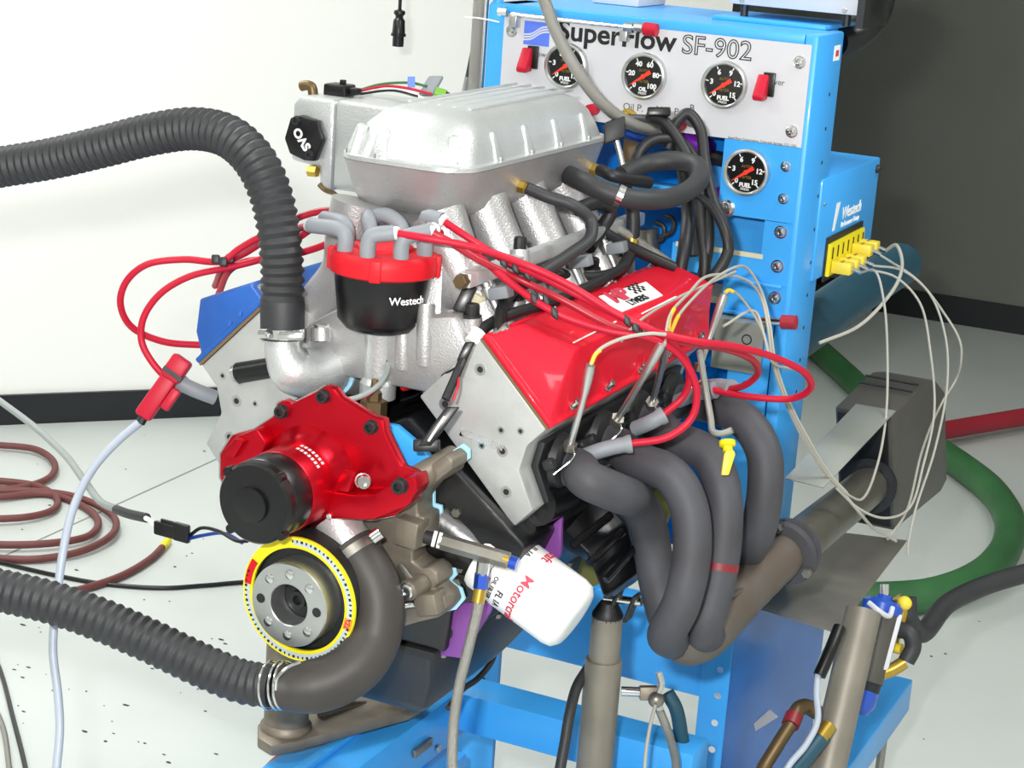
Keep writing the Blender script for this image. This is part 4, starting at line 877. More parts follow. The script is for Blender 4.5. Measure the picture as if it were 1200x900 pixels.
plugwire('darker red plug wire with small loop at the rear of the red valve cover', [7, (503, 271, 2.2)], [(503, 271, 2.2), (525, 282, 2.2), (560, 304, 2.21), (610, 328, 2.23), (660, 352, 2.22), (720, 383, 2.22), (790, 400, 2.24), (850, 409, 2.3), (884, 424, 2.36), (887, 440, 2.4), (872, 452, 2.42), (855, 456, 2.44)], [(858, 455, 2.44), (845, 452, 2.46), (825, 453, 2.5)], 'red_wire_dark')
plugwire('red plug wire with wide loop past the blue valve cover', [5, (364, 264, 2.25)], [(364, 264, 2.25), (335, 271, 2.32), (305, 278, 2.34), (280, 292, 2.35), (260, 306, 2.355), (215, 304, 2.36), (172, 310, 2.36), (148, 330, 2.37), (141, 355, 2.38), (153, 382, 2.4), (190, 400, 2.42), (248, 405, 2.44)])
plugwire('red plug wire running to the red timing light clamp', [4, (380, 256, 2.29)], [(380, 256, 2.29), (345, 282, 2.34), (310, 302, 2.36), (275, 312, 2.365), (222, 324, 2.37), (187, 345, 2.375), (168, 373, 2.38), (166, 400, 2.385), (178, 424, 2.385), (197, 444, 2.39), (214, 451, 2.40)], [(208, 447, 2.4), (228, 457, 2.4), (252, 466, 2.41)])
plugwire('dark red plug wire emerging under the oval grey boot', [3, (430, 252, 2.3), (408, 250, 2.33)], [(408, 250, 2.33), (380, 247, 2.36), (350, 255, 2.37), (320, 275, 2.38), (290, 295, 2.39), (266, 308, 2.40), (252, 335, 2.47)], None, 'red_wire_dark')
plugwire('short red plug wire low behind the ribbed hose', [2, (452, 252, 2.29), (430, 258, 2.31)], [(430, 258, 2.31), (392, 282, 2.33), (350, 297, 2.36), (320, 304, 2.37), (290, 306, 2.38), (270, 316, 2.40), (256, 345, 2.47)])
def separator(label, spots, u):
    t = thing('wire_separator', label, 'wire separator', D(*spots[0]))
    for x, y, d in spots: ob('clip', G().obox(D(x, y, d), u, UP, FW, .010, .0115, .0115), 'rubber_dark', t, bev=.002)
    a, b = D(*spots[0]), D(*spots[-1]); ob('bridge', G().cyl(a+FW*.003, b+FW*.003, .003, n=8), 'rubber_dark', t)
dr = D(660, 340, 2.2)-D(640, 327, 2.2)
separator('black clip holding red plug wires near the distributor', [(590, 307, 2.226), (604, 314, 2.224), (618, 322, 2.222)], dr)
separator('black wire separator joining red plug wires over the manifold', [(626, 350, 2.206), (640, 352, 2.21), (650, 367, 2.2)], dr)
separator('black wire clip above the sticker on the red cover', [(735, 376, 2.196), (745, 384, 2.196), (755, 386, 2.2)], dr)
separator('dark rubber wire clump behind the blue cover', [(253, 304, 2.355), (262, 307, 2.352), (270, 303, 2.36)], RT)

# timing light clamp and cable
tl = thing('timing_light_clamp', 'red inductive timing light clamp on the plug wire beside the blue covered head', 'clamp', D(190, 455, 2.385))
cu = (D(213, 424, 2.385)-D(168, 488, 2.385)).normalized(); cw = cu.cross(FW).normalized()
ob('clamp_body', G().obox(D(187, 460, 2.385), cu, cw, FW, .075, .022, .02), 'red_wire', tl, bev=.004)
ob('clamp_jaw', G().obox(D(207, 432, 2.38), cu, cw, FW, .032, .026, .024), 'red_wire', tl, bev=.004)
ob('jaw_slot', G().obox(D(202, 438, 2.37), cu, cw, FW, .006, .027, .006), 'black_satin', tl)
ob('trigger', G().obox(D(200, 468, 2.38), cu, cw, FW, .03, .012, .012), 'red_wire', tl, bev=.003)
ob('strain_relief', G().wire(DP([(172, 482, 2.385), (164, 496, 2.385)]), .0062, 10, 3), 'rubber_dark', tl)
hose('timing_light_cable', DP([(164, 495, 2.385), (140, 515, 2.37), (110, 548, 2.35), (88, 590, 2.33), (75, 640, 2.31), (67, 700, 2.3), (62, 760, 2.29), (68, 815, 2.28), (70, 855, 2.27), (64, 930, 2.26), drop(64, 930, 2.26, .12), drop(64, 930, 2.26, .006, -.06, -.04), drop(64, 930, 2.26, .006, -.5, -.2)]), .0052, 'grey_cable', 'pale grey cable hanging from the red timing light clamp', 'cable')
# pump plug
pc = thing('wiring_connector', 'black two wire connector hanging beside the pump motor', 'connector', D(197, 621, 2.25))
a = D(180, 617, 2.25); b = D(220, 628, 2.23); cu = (b-a).normalized()
ob('housing', G().obox((a+b)/2, cu, UP, FW, .046, .016, .016), 'black_plastic', pc, bev=.002); ob('latch', G().obox(D(197, 613, 2.24), cu, UP, FW, .02, .007, .010), 'black_plastic', pc, bev=.001)
ob('connector_shell', G().obox(D(213, 624, 2.233), cu, UP, FW, .022, .021, .02), 'black_plastic', pc, bev=.002)
ob('wire', G().wire(DP([(222, 628, 2.23), (235, 619, 2.22), (255, 622, 2.2), (278, 634, 2.17), (290, 634, 2.16)]), .0022, 8), 'black_plastic', pc); ob('wire', G().wire(DP([(218, 632, 2.23), (240, 627, 2.22), (262, 625, 2.2), (284, 636, 2.17)]), .0022, 8), 'blue_fit', pc)
cb = thing('pump_power_cable', 'grey cable running in from the wall side to the black connector', 'cable', D(100, 560, 2.4))
ob('cable_jacket', G().wire(DP([(-40, 440, 2.75), (0, 470, 2.7), (40, 500, 2.62), (75, 532, 2.55), (100, 565, 2.45), (118, 588, 2.38), (140, 598, 2.32)]), .0048, 10), 'grey_cable_dark', cb)
ob('sleeve', G().wire(DP([(136, 597, 2.33), (150, 602, 2.3), (172, 607, 2.26)]), .0058, 10), 'rubber', cb); ob('wire_end', G().wire(DP([(170, 607, 2.26), (176, 610, 2.255), (182, 616, 2.25)]), .003, 8), 'tape_white', cb)
# floor hoses and cables
def FZ(L, z): return [PZ(x, y, z) for x, y in L]
bh = thing('brown_air_hose', 'reddish brown rubber hose coiled on the white floor', 'hose', PZ(60, 600, .009))
BP = FZ([(-30, 523), (5, 525), (42, 530), (64, 546), (56, 562), (20, 572), (-40, 573), (-90, 590), (-60, 612), (-10, 612), (30, 609), (60, 600), (67, 585), (44, 570), (0, 565), (-60, 566), (-110, 580), (-60, 587), (0, 584), (53, 579), (93, 591), (115, 612), (101, 632), (53, 641), (-20, 641), (-90, 630), (-100, 590), (-30, 577), (48, 577), (93, 586), (133, 609), (131, 630), (95, 648), (40, 656), (-30, 652)], .009)
P = spline(BP, 8); P = [p+V((0, 0, .004*(1+math.sin(i*.11)))) for i, p in enumerate(P)]
ob('hose_body', G().tube(P, .0088, 12), 'brown_hose', bh)
bh2 = thing('brown_air_hose', 'end of reddish brown hose with yellow band beside the black connector', 'hose', PZ(150, 670, .009))
ob('hose_body', G().wire(FZ([(30, 704), (90, 692), (140, 676), (175, 656), (192, 640)], .009), .0088, 12), 'brown_hose', bh2); ob('yellow_band', G().wire(FZ([(190, 642), (197, 633)], .009), .0094, 12, 3), 'yellow', bh2); 
hose('floor_cable', FZ([(-40, 650), (0, 659), (60, 673), (120, 684), (190, 689), (240, 686), (300, 682), (380, 690), (480, 690), (600, 700)], .005), .005, 'black_plastic', 'thin black cable lying across the floor behind the crank pulley', 'cable')
hose('floor_cable', FZ([(-25, 730), (0, 785), (15, 840), (32, 910), (60, 1100), (60, 1400)], .005), .0045, 'black_plastic', 'black cable on the floor beside a thin braided line', 'cable')
hose('braided_line', FZ([(-30, 800), (0, 843), (12, 910), (30, 1100), (30, 1400)], .006), .005, 'braid', 'thin braided line on the floor beside a black cable', 'hose')
hose('floor_cable', FZ([(345, 868), (325, 888), (300, 915), (260, 1000), (200, 1200)], .006), .006, 'red_dark', 'dark red cable on the floor below the engine support arm', 'cable')
# small dark chips on the floor
g = G()
for (x, y) in [(random.uniform(10, 300), random.uniform(690, 895)) for _ in range(46)]+[(random.uniform(0, 250), random.uniform(500, 690)) for _ in range(16)]+[(random.uniform(1080, 1190), random.uniform(700, 890)) for _ in range(8)]:
    c = PZ(x, y, .0004); r = random.choice((.0013, .002, .0025, .0038)); k = random.uniform(0, 6.3); e = random.uniform(1, 2.4)
    g.prism([c+V((math.cos(k+i*1.2566)*r*e*random.uniform(.6, 1.1), math.sin(k+i*1.2566)*r*random.uniform(.6, 1.1), 0)) for i in range(5)], (0, 0, .0006))
o = ob('floor_chips', g, 'speck', flat=True); tag(o, 'tiny dark dirt chips scattered on the white floor', 'dirt'); o['kind'] = 'stuff'

# ------------------------------------------------------------------ probes and thermocouple leads
PG = 'steel exhaust probes in the header'
for lb, P, y0 in (('steel exhaust probe in the first header tube, yellow lead on top', [(692, 428, 2.18), (684, 465, 2.2), (668, 522, 2.23)], 1), ('steel exhaust probe in the second header tube, leaning long', [(776, 402, 2.2), (752, 445, 2.24), (723, 492, 2.30)], 0), ('short steel exhaust probe in the third header tube', [(780, 404, 2.28), (773, 440, 2.34), (764, 472, 2.41)], 0), ('steel exhaust probe in the rear tube by the console bracket', [(849, 345, 2.48), (835, 385, 2.49), (820, 430, 2.5)], 0)):
    t = thing('exhaust_probe', lb, 'probe', D(*P[-1]), PG)
    a, b, c = DP(P); ob('probe_rod', G().tube(spline([a, b, c], 5), lambda i: (.0055, .006, .006, .0055, .005, .0042)[min(i, 5)], 12), 'machined', t)
    ob('probe_nut', G().cyl(c+(b-c).normalized()*.004, c-(b-c).normalized()*.006, .0085, n=6), 'steel', t)
    d = V((RT*-.3-UP).normalized()); ob('tie_wire', G().wire([c, c+d*.012+RT*.008-FW*.012, c+d*.035-RT*.01-FW*.02], .0013, 6), 'chrome', t)
LG = 'thin grey thermocouple leads'
def lead(lb, P, r=.0019, ym=None):
    t = thing('thermocouple_lead', lb, 'wire', D(*P[0]) if not isinstance(P[0], V) else P[0], LG)
    ob('lead_wire', G().wire([p if isinstance(p, V) else D(*p) for p in P], r, 7, 7), 'wire_grey', t)
    if ym: ob('yellow_sleeve', G().wire(DP(ym), .0026, 8, 4), 'wire_yellow', t)
bun = [(893, 352, 2.58), (900, 385, 2.56), (905, 420, 2.56), (918, 462, 2.58), (942, 510, 2.62), (970, 556, 2.66), (990, 578, 2.68)]
lead('grey lead from the first header probe, low over the red cover', [(692, 428, 2.18), (700, 412, 2.18), (725, 398, 2.18), (760, 391, 2.18), (780, 392, 2.19)], .0022, [(693, 426, 2.18), (698, 415, 2.18), (704, 410, 2.18)])
lead('grey lead arching from the second probe to the console column', [(779, 402, 2.2), (785, 370, 2.25), (808, 343, 2.35), (826, 325, 2.42), (850, 322, 2.48), (880, 332, 2.55)]+bun, .0019, [(783, 386, 2.23), (785, 372, 2.25), (790, 362, 2.27)])
lead('grey lead arching from the third probe to the console column', [(782, 402, 2.28), (792, 375, 2.32), (812, 350, 2.38), (838, 326, 2.45), (862, 313, 2.5), (875, 314, 2.54), (888, 332, 2.57)]+[(x+3, y, d) for x, y, d in bun], .0019, [(786, 390, 2.29), (791, 378, 2.31), (795, 370, 2.33)])
lead('grey lead from the rear probe down the console column', [(850, 344, 2.48), (856, 340, 2.49), (875, 357, 2.53), (892, 385, 2.55), (903, 418, 2.56), (914, 455, 2.58), (936, 505, 2.62), (965, 552, 2.66), (985, 576, 2.68)], .0017, [(850, 343, 2.48), (854, 340, 2.486), (859, 342, 2.49)])
lead('grey lead lying across the white line on the red cover', [(728, 400, 2.195), (740, 385, 2.21), (765, 365, 2.28), (800, 346, 2.38), (842, 327, 2.46), (862, 318, 2.5)], .0017)
lead('leads in one thin black bundle along the column edge', [(848, 382, 2.5), (885, 365, 2.55), (896, 395, 2.55), (905, 425, 2.55), (930, 378+55, 2.57)], .002)
lead('grey lead swinging down from the plug nearest the column to heat shield', [PLUG[0], (1026, 318, 2.86), (1036, 355, 2.85), (1040, 420, 2.84), (1038, 490, 2.82), (1028, 545, 2.78), (1010, 585, 2.72), (990, 578, 2.68)])
lead('grey lead hanging over the muffler in the middle of the group', [PLUG[1], (1050, 325, 2.95), (1078, 355, 2.95), (1090, 410, 2.94), (1095, 480, 2.92), (1082, 545, 2.86), (1066, 595, 2.8), (1035, 607, 2.74), (1005, 595, 2.7), (980, 572, 2.67)])
lead('grey lead hanging over the muffler outermost beside the red hose', [PLUG[2], (1060, 318, 3.0), (1090, 345, 3.0), (1108, 395, 2.98), (1110, 450, 2.96), (1096, 525, 2.9), (1072, 600, 2.82), (1064, 640, 2.8), (1064, 650, 2.8)])
lead('grey lead curling back under the jack panel towards the console', [PLUG[4], (1050, 287, 3.0), (1057, 305, 2.98), (1053, 328, 2.95), (1035, 355, 2.92), (1005, 383, 2.9), (960, 402, 2.88)], .0028)
lead('grey lead trailing off to the dark wall side of muffler', [PLUG[3], (1075, 328, 3.02), (1105, 365, 3.05), (1125, 400, 3.05), (1126, 425, 3.06), (1120, 445, 3.08), (1105, 470, 3.07), (1080, 530, 2.9), (1062, 600, 2.84), (1040, 632, 2.8)])
lead('grey leads twisted together dropping onto the steel sheet', [(985, 574, 2.68), (1005, 598, 2.7), (1025, 620, 2.75), (1040, 628, 2.78), (1050, 634, 2.8)], .0024)
# dipstick
dp_ = thing('dipstick', 'yellow handled dipstick hanging from bent steel strap between header tubes', 'dipstick', D(850, 540, 2.4))
ob('strap', G().tube(spline(DP([(820, 412, 2.42), (826, 450, 2.38), (833, 490, 2.335), (836, 506, 2.32), (846, 508, 2.315), (858, 504, 2.31)]), 5), .0042, 8), 'sheet', dp_)
ob('ring_collar', G().lathe(D(852, 516, 2.315), D(853, 530, 2.31)-D(852, 516, 2.315), [(0, .006), (.001, .010), (.007, .010), (.008, .006), (.014, .006)], 16), 'yellow', dp_)
a, b = D(855, 527, 2.31), D(850, 557, 2.305); ob('handle', G().loft([[a-RT*.0045-FW*.003, a+RT*.0045-FW*.003, a+RT*.0045+FW*.003, a-RT*.0045+FW*.003], [D(856, 532, 2.31)+RT*k+FW*j for k, j in ((-.008, -.003), (.006, -.003), (.006, .003), (-.008, .003))], [b+RT*k+FW*j for k, j in ((-.0055, -.003), (.004, -.003), (.004, .003), (-.0055, .003))]]), 'yellow_plug', dp_, bev=.002)

# ------------------------------------------------------------------ vacuum hoses and harness behind
hl = thing('heater_hose', 'thick black heater hose looped beside the intake plenum', 'hose', D(750, 225, 2.5))
p0 = PX(664, 204, X1-.012)
ob('hose_body', G().wire([p0]+DP([(690, 216, 2.46), (725, 230, 2.45), (765, 234, 2.47), (800, 227, 2.52), (820, 209, 2.57), (815, 193, 2.61), (785, 188, 2.63), (755, 193, 2.63), (728, 206, 2.6)]), .0132, 16), 'rubber', hl)
ob('hose_end', G().ring(p0-V((.002, 0, 0)), (1, 0, -.3), .008, .0136, .004, 20), 'brass', hl)
ob('hose_clamp', G().cyl(D(723, 228, 2.45), D(730, 231, 2.45), .0146, n=20), 'chrome', hl)
hose('vacuum_hose', [PX(617, 220, X1+.024)]+DP([(640, 230, 2.36), (672, 241, 2.36), (692, 258, 2.37), (692, 278, 2.36), (668, 298, 2.33), (640, 316, 2.3), (612, 334, 2.28)]), .0078, 'rubber', 'black vacuum hose curving down from the brass barb onto injectors', 'hose')
hose('vacuum_hose', [PX(703, 199, X1+.024)]+DP([(718, 206, 2.54), (736, 210, 2.56), (760, 214, 2.6)]), .0085, 'rubber_dark', 'short black vacuum hose from the rear brass barb beside heater hose', 'hose')
HG = 'black harness cables in front of the console'
for lb, P, r in (('black cable looping highest over the harness by the B label', [(783, 175, 2.66), (792, 145, 2.66), (806, 133, 2.66), (820, 150, 2.66), (826, 190, 2.65), (836, 235, 2.63), (850, 270, 2.61), (853, 295, 2.6), (838, 322, 2.6), (815, 345, 2.62)], .008),
                 ('black cable starting under the Man P label, hanging straight', [(760, 134, 2.67), (778, 142, 2.66), (800, 172, 2.65), (818, 215, 2.64), (822, 260, 2.63), (826, 310, 2.62), (822, 350, 2.63)], .0085),
                 ('black cable loop reaching left to the plenum in harness', [(742, 212, 2.62), (748, 180, 2.63), (768, 164, 2.65), (797, 167, 2.66), (816, 190, 2.65), (828, 235, 2.64), (830, 290, 2.62), (820, 335, 2.64)], .008),
                 ('black cable dropping behind the heater hose', [(790, 160, 2.68), (800, 200, 2.67), (806, 250, 2.65), (802, 290, 2.62), (797, 325, 2.62), (800, 350, 2.64)], .009),
                 ('black cable drooping to the slotted blue panel', [(812, 226, 2.64), (835, 244, 2.62), (850, 275, 2.6), (852, 302, 2.6), (835, 325, 2.61), (805, 336, 2.63)], .0065),
                 ('dark cable end from the brass port on the white panel', [(738, 141, 2.70), (762, 143, 2.68), (783, 152, 2.67), (800, 178, 2.68), (808, 230, 2.67), (812, 300, 2.66)], .009)):
    hose('harness_cable', DP(P), r, 'rubber_dark', lb, 'cable', HG)
ob_ = ob('connector_block', G().obox(D(772, 131, 2.65), RT, UP, FW, .032, .012, .014), 'black_plastic', bev=.002); tag(ob_, 'small black connector in front of the Man P label', 'connector')
cc = thing('pressure_sensor', 'grey purple pressure sensor with steel stem behind the plenum', 'sensor', D(722, 155, 2.62))
ob('sensor_body', G().obox(D(720, 153, 2.62), D(735, 148, 2.62)-D(720, 153, 2.62), UP, FW, .03, .03, .02), 'black_satin', cc, bev=.003)
ob('stem', G().tube(DP([(722, 162, 2.62), (728, 185, 2.62), (734, 212, 2.62)]), .0045, 10), 'chrome', cc); ob('hose_tail', G().wire(DP([(730, 157, 2.62), (745, 162, 2.64), (765, 166, 2.68)]), .005, 8), 'blue_fit', cc)
for lb, P, r, m_ in (('steel braided line slanting behind the red valve cover', [(700, 255, 2.58), (745, 282, 2.6), (796, 318, 2.62)], .0075, 'braid'), ('black hose slanting below the steel braided line', [(690, 262, 2.54), (735, 288, 2.57), (790, 314, 2.59)], .008, 'rubber_dark'), ('black hose rising between plenum and console', [(738, 300, 2.6), (742, 270, 2.6), (740, 240, 2.6), (730, 215, 2.6)], .0095, 'rubber_dark'), ('dark hose curling below the plenum rear corner', [(676, 245, 2.5), (700, 238, 2.53), (716, 246, 2.55), (705, 268, 2.55), (690, 290, 2.52)], .0095, 'rubber_dark'), ('dark wiring behind the red valve cover', [(640, 318, 2.44), (690, 326, 2.48), (725, 318, 2.52), (738, 300, 2.55)], .0085, 'rubber_dark')):
    hose('engine_line', DP(P), r, m_, lb, 'hose')
ob_ = ob('brass_sender', G().cyl(D(737, 302, 2.58), D(741, 280, 2.58), .009, n=12), 'brass'); tag(ob_, 'brass sender standing behind the red valve cover', 'sensor')
ob_ = ob('transmission_plate', G().box(-.12, .10, .70, .86, .965, .972), 'ivory'); tag(ob_, 'pale plate behind the engine under the slanting lines', 'plate')
wl = thing('wire_loom', 'black wrapped loom running along the inner edge of red cover', 'wire loom', D(600, 365, 2.26))
ob('loom_tube', G().wire(DP([(552, 400, 2.22), (570, 382, 2.23), (600, 368, 2.26), (640, 356, 2.32), (690, 336, 2.4), (732, 312, 2.5)]), .0068, 10), 'rubber_dark', wl); ob('loom_tube', G().wire(DP([(585, 388, 2.22), (588, 362, 2.24), (600, 342, 2.28), (612, 330, 2.3)]), .0075, 10), 'rubber_dark', wl)
ob('white_sleeve', G().wire(DP([(552, 402, 2.21), (562, 388, 2.215)]), .009, 12, 3), 'tape_white', wl)
sc = thing('inline_connector', 'black inline wiring connector hanging down over the bare head end', 'connector', D(520, 470, 2.15))
ob('connector_body', G().obox(D(546, 412, 2.17), D(551, 402, 2.17)-D(543, 420, 2.17), RT, FW, .024, .012, .012), 'black_plastic', sc, bev=.002)
ob('wire_sleeve', G().wire(DP([(543, 420, 2.17), (538, 432, 2.16), (530, 450, 2.155), (522, 468, 2.15)]), .0052, 10), 'rubber_dark', sc); ob('red_lead', G().wire(DP([(538, 432, 2.16), (536, 455, 2.15), (531, 470, 2.15)]), .0015, 6), 'red_wire', sc)
ob('flat_plug', G().obox(D(514, 500, 2.145), D(530, 478, 2.145)-D(496, 525, 2.145), RT, FW, .055, .016, .010), 'black_plastic', sc, bev=.002)
a, b = D(521, 488, 2.137), D(502, 517, 2.137); ob('white_strip', G().cyl(a, b, .0014, n=6), 'tape_white', sc)
ob('plug_foot', G().obox(D(500, 522, 2.147), RT, UP, FW, .03, .014, .012), 'black_plastic', sc, bev=.002)
ob('thin_wire', G().wire(DP([(536, 430, 2.2), (515, 442, 2.24), (490, 462, 2.27), (470, 470, 2.28)]), .0014, 6), 'black_plastic', sc)
dw = thing('distributor_lead', 'grey two core lead from the distributor base to the block front', 'wire', D(450, 440, 2.27))
ob('lead_wire', G().wire(DP([(456, 423, 2.268), (452, 440, 2.25), (438, 456, 2.23), (418, 466, 2.22), (395, 470, 2.22)]), .0032, 8), 'grey_cable_dark', dw); ob('red_core', G().wire(DP([(445, 452, 2.235), (430, 464, 2.225), (410, 470, 2.22)]), .0016, 6), 'red_wire', dw)
bhz = thing('braided_fuel_hose', 'steel braided hose swooping across the white gauge panel', 'hose', D(690, 100, 2.6))
ob('hose_body', G().wire(DP([(628, -30, 2.55), (638, 0, 2.56), (652, 38, 2.57), (676, 82, 2.58), (702, 117, 2.6), (735, 143, 2.63), (775, 156, 2.68)]), .0085, 14), 'braid', bhz)
# sensor wiring over the plenum
sw = thing('sensor_wiring', 'coloured sensor wires with blue tag and grey plug lying on the plenum', 'wiring', D(480, 105, 2.55))
for P, m_ in (([(420, 107, 2.56), (450, 101, 2.55), (475, 103, 2.53), (505, 110, 2.5)], 'red_wire'), ([(420, 106, 2.56), (445, 99, 2.56), (480, 97, 2.55), (500, 101, 2.54)], 'green_hose'), ([(422, 110, 2.56), (460, 106, 2.53), (490, 113, 2.5)], 'black_plastic'), ([(440, 104, 2.56), (475, 107, 2.52), (500, 117, 2.49)], 'tape_white')): ob('wire', G().wire(DP(P), .0019, 6), m_, sw)
ob('blue_tag', G().obox(D(482, 96, 2.54), RT, UP, FW, .010, .014, .003), 'blue_tag', sw)
ob('grey_plug', G().obox(D(505, 101, 2.56), D(510, 93, 2.56)-D(502, 107, 2.56), RT, FW, .03, .02, .018), 'grey_boot', sw, bev=.003); ob('green_plug', G().cyl(D(510, 108, 2.53), D(522, 112, 2.53), .0075, n=12), 'green_conn', sw); ob('cable_end', G().cyl(D(520, 111, 2.53), D(530, 116, 2.53), .006, n=10), 'black_plastic', sw)
# hanging plug before the white wall
hpg = thing('hanging_plug', 'black round cable plug hanging in front of the white wall', 'plug', D(469, 30, 4.5))
q = D(469, 0, 4.5); ob('cable', G().tube([V((q.x, q.y, 3)), V((q.x, q.y, 2.6)), q-V((0, 0, .025))], .0042, 10), 'black_plastic', hpg)
ob('plug_body', G().lathe(q-V((0, 0, .022)), (0, 0, -1), [(0, .005), (.003, .013), (.010, .014), (.014, .010), (.019, .009), (.026, .014), (.055, .0155), (.056, .018), (.062, .018), (.063, .0135), (.086, .0135), (.087, .009)], 20), 'black_plastic', hpg)

# ------------------------------------------------------------------ oil lines and fittings below
ol = thing('oil_pressure_line', 'steel braided oil line dropping from blue fitting beside the oil filter', 'hose', D(563, 690, 2.18))
ob('hose_body', G().wire(DP([(563, 690, 2.175), (560, 712, 2.175), (550, 755, 2.18), (538, 805, 2.19), (531, 855, 2.2), (530, 930, 2.2), drop(530, 930, 2.2, .2, 0, .04), drop(530, 930, 2.2, .01, 0, .12)]), .0062, 12), 'braid', ol)
ob('hose_nut', G().cyl(D(565, 672, 2.175), D(563, 690, 2.175), .0085, n=6), 'blue_fit', ol); ob('brass_ferrule', G().cyl(D(563, 690, 2.175), D(560, 706, 2.175), .0075, n=12), 'brass', ol); ob('swivel', G().cyl(D(567, 658, 2.172), D(565, 673, 2.175), .0078, n=12), 'chrome', ol)
hose('drain_line', DP([(583, 752, 2.6), (576, 775, 2.58), (560, 795, 2.56), (542, 808, 2.54), (525, 830, 2.5)]), .0042, 'rubber', 'thin dark line crossing the punched blue upright', 'hose')
hose('return_hose', DP([(690, 782, 2.52), (676, 805, 2.5), (668, 835, 2.48), (662, 870, 2.47), (652, 930, 2.46), drop(652, 930, 2.46, .15), drop(652, 930, 2.46, .01, -.03, .05)]), .0072, 'rubber', 'dark hose passing behind the grey telescoping post', 'hose')
tv = thing('drain_valve', 'small brass drain valve with lever handle beside the grey post', 'valve', D(760, 812, 2.5))
ob('valve_body', G().cyl(D(728, 810, 2.5), D(750, 811, 2.5), .0065, n=12), 'chrome', tv); ob('valve_block', G().obox(D(760, 812, 2.5), RT, UP, FW, .024, .018, .018), 'steel_tan', tv, bev=.002)
ob('lever', G().tube(spline(DP([(772, 788, 2.49), (775, 802, 2.49), (771, 815, 2.49), (774, 832, 2.49)]), 4), .005, 8), 'chrome', tv); ob('elbow', G().ball(D(769, 820, 2.49), .011), 'steel', tv)
hose('clear_tube', DP([(768, 826, 2.48), (762, 850, 2.47), (757, 880, 2.46), (754, 920, 2.45), drop(754, 920, 2.45, .12), drop(754, 920, 2.45, .006, .02, .03)]), .0024, 'wire_grey', 'thin clear tube hanging from the small drain valve', 'tube')
hose('braided_line', DP([(772, 830, 2.5), (780, 850, 2.5), (788, 875, 2.52), (792, 900, 2.54), drop(792, 900, 2.54, .2), drop(792, 900, 2.54, .01, .02, .05)]), .0058, 'braid', 'short braided line under the small drain valve lever', 'hose')
hose('coolant_line', DP([(782, 812, 2.62), (792, 830, 2.62), (798, 860, 2.63), (802, 900, 2.64), drop(802, 900, 2.64, .2), drop(802, 900, 2.64, .015, .02, .05)]), .010, 'teal_pipe', 'grey teal hose behind the small drain valve', 'hose')
# right hand filter group
gt = thing('grey_tube', 'plain grey steel tube standing open beside the glossy blue side panel', 'tube', D(985, 880, 2.7))
a, b = D(1012, 716, 2.72), D(972, 890, 2.66); d = (a-b).normalized(); b = b-d*((b.z-.292)/d.z)
ob('tube_wall', G().lathe(b, d, [(0, .0255), ((a-b).length, .0255), ((a-b).length, .0238), ((a-b).length-.1, .0238)], 28, caps=False), 'post', gt)
cn = thing('fluid_filter', 'blue capped cylindrical fluid filter with white stripe behind grey tube', 'filter', D(1012, 800, 2.82))
a, b = D(1036, 704, 2.82), D(1008, 808, 2.80); d = (a-b).normalized(); L_ = (a-b).length
ob('body', G().lathe(b, d, [(0, .028), (L_*.62, .0295)], 28), 'muffler_dark', cn); ob('body_band', G().lathe(b, d, [(L_*.1, .0299), (L_*.88, .0299)], 28, caps=False), 'muffler', cn); ob('white_stripe', G().obox(D(1043, 752, 2.80), d, RT, FW, .085, .014, .02), 'panel_white', cn, bev=.004)  # white stripe along one side of the darker body
ob('dark_panel', G().obox(D(1020, 760, 2.79), d, RT, FW, .1, .04, .004), 'muffler_dark', cn); ob('cap', G().lathe(b+d*L_*.86, d, [(0, .0305), (L_*.1, .0305), (L_*.14, .026), (L_*.15, .012), (L_*.2, .011)], 28), 'blue_canister', cn)
ob('mount_bracket', G().cyl(D(1010, 745, 2.75), D(1020, 750, 2.8), .012, n=12), 'steel', cn); ob('stud', G().cyl(D(1036, 698, 2.82), D(1036, 684, 2.82), .008, n=12), 'chrome', cn); ob('bail', G().wire(DP([(1018, 706, 2.78), (1030, 716, 2.77), (1042, 722, 2.78), (1046, 712, 2.79)]), .004, 8), 'panel_white', cn)
ob('bowl', G().lathe(b, -d, [(0, .028), (.02, .027), (.035, .018)], 20), 'blue_canister', cn)
for P, r, m_ in (([(1050, 700, 2.82), (1058, 712, 2.82), (1050, 742, 2.82), (1046, 758, 2.82)], .008, 'brass'), ([(1044, 758, 2.82), (1057, 761, 2.81)], .008, 'yellow_plug'), ([(1030, 790, 2.8), (1045, 785, 2.8), (1060, 776, 2.8)], .010, 'brass')): ob('brass_pipe', G().wire(DP(P), r, 12, 5), m_, cn)
ob('valve_handle', G().ball(D(1060, 707, 2.81), .011), 'yellow_plug', cn)
hose('filter_hose', DP([(1062, 775, 2.8), (1070, 758, 2.8), (1066, 742, 2.8), (1054, 738, 2.81)]), .0125, 'rubber', 'short looped black hose on brass fittings of the fluid filter', 'hose')
hose('supply_hose', DP([(1062, 700, 2.84), (1064, 725, 2.84), (1078, 742, 2.86), (1110, 708, 2.95), (1155, 686, 3.02), (1230, 664, 3.1)]), .0155, 'rubber', 'black supply hose leaving the fluid filter beside the green hose', 'hose')
sl = thing('hydraulic_line', 'bronze hydraulic tube with red collar on the glossy blue side panel', 'tube', D(925, 850, 2.6))
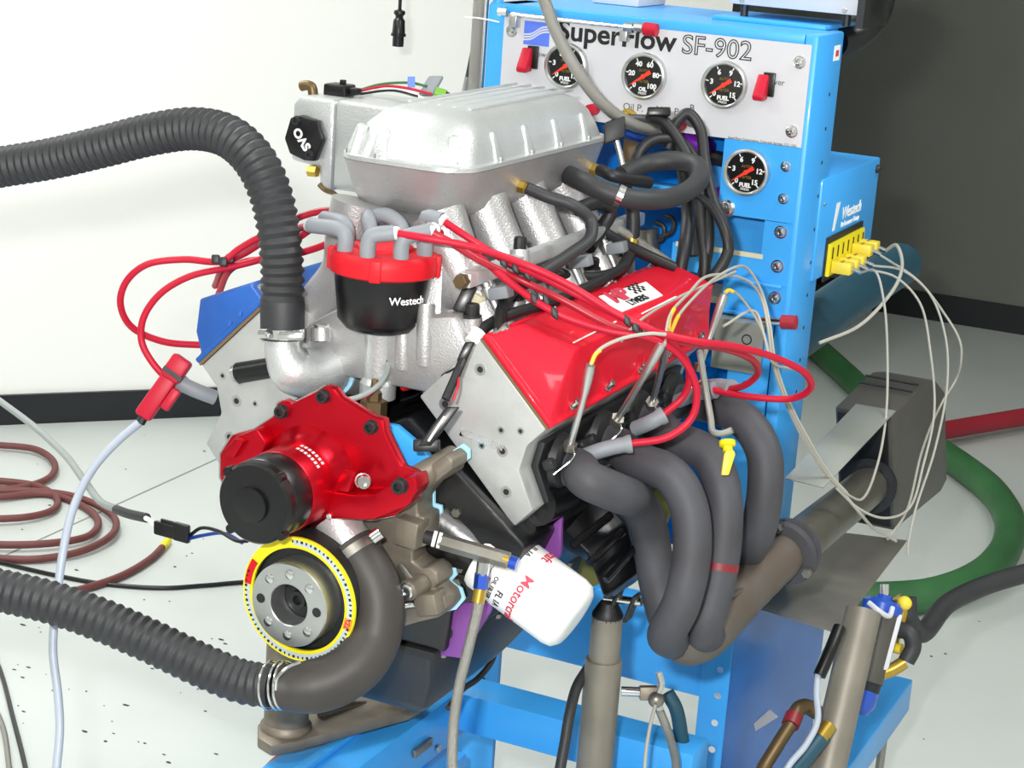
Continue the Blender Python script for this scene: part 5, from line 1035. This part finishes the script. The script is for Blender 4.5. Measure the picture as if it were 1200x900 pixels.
ob('elbow', G().wire(DP([(958, 835, 2.66), (945, 828, 2.65), (935, 832, 2.63), (930, 842, 2.62)]), .011, 12), 'bronze', sl); ob('red_collar', G().cyl(D(931, 838, 2.622), D(926, 850, 2.612), .0125, n=14), 'red_dark', sl); ob('tube', G().wire(DP([(926, 850, 2.61), (910, 875, 2.59), (888, 915, 2.56), drop(888, 915, 2.56, .3, -.01), drop(888, 915, 2.56, .1)]), .0095, 12), 'bronze', sl)
tq = thing('teal_line', 'pale teal hose with brass end beside the grey tube', 'hose', D(955, 868, 2.6))
ob('hose_body', G().wire(DP([(964, 862, 2.62), (945, 885, 2.6), (915, 925, 2.57), drop(915, 925, 2.57, .28, -.01), drop(915, 925, 2.57, .1)]), .012, 12), 'teal_pipe', tq); ob('brass_end', G().cyl(D(961, 865, 2.615), D(972, 850, 2.625), .011, n=12), 'brass', tq)
hose('sensor_cable', DP([(975, 752, 2.64), (962, 775, 2.62), (957, 810, 2.6), (958, 845, 2.58), (945, 872, 2.57), (920, 905, 2.56), drop(920, 905, 2.56, .3, -.01), drop(920, 905, 2.56, .1)]), .0045, 'grey_cable', 'pale grey cable bending down in front of the blue side panel', 'cable')
hose('black_plug_cable', DP([(984, 735, 2.64), (972, 765, 2.62), (960, 792, 2.61)]), .009, 'black_plastic', 'black taped cable end beside the grey tube', 'cable')
# floor services on the right
gh = hose('green_water_hose', FZ([(880, 352), (915, 374), (950, 402), (990, 438), (1035, 480), (1080, 515), (1125, 545), (1162, 575), (1183, 610), (1176, 648), (1140, 680), (1090, 697), (1030, 702), (960, 700)], .04), .04, 'green_hose', 'large green water hose snaking over the floor behind the muffler', 'hose')
hose('red_water_hose', FZ([(1060, 514), (1110, 504), (1150, 497), (1240, 482)], .045), .028, 'red_hose', 'red water hose leaving behind the muffler across the floor', 'hose')
hose('teal_duct', DP([(918, 400, 3.02), (950, 380, 3.2), (1000, 345, 3.5), (1056, 309, 3.8)]), .042, 'teal_pipe', 'dark teal duct sloping up behind the junction box', 'duct')
# ceiling lamp fixtures
for (x, y, e), lb in zip(LAMPS, ('beside the white partition wall', 'above the engine', 'over the bare floor by the white front wall', 'by the grey side wall')):
    t = thing('ceiling_lamp', 'white fluorescent ceiling lamp '+lb, 'lamp', (x, y, 2.95), 'fluorescent ceiling lamps')
    ob('housing', G().box(x-.62, x+.62, y-.17, y+.17, 2.95, 2.999), 'ceiling', t, bev=.004); ob('diffuser', G().box(x-.6, x+.6, y-.15, y+.15, 2.94, 2.9499), 'lamp_emit', t)
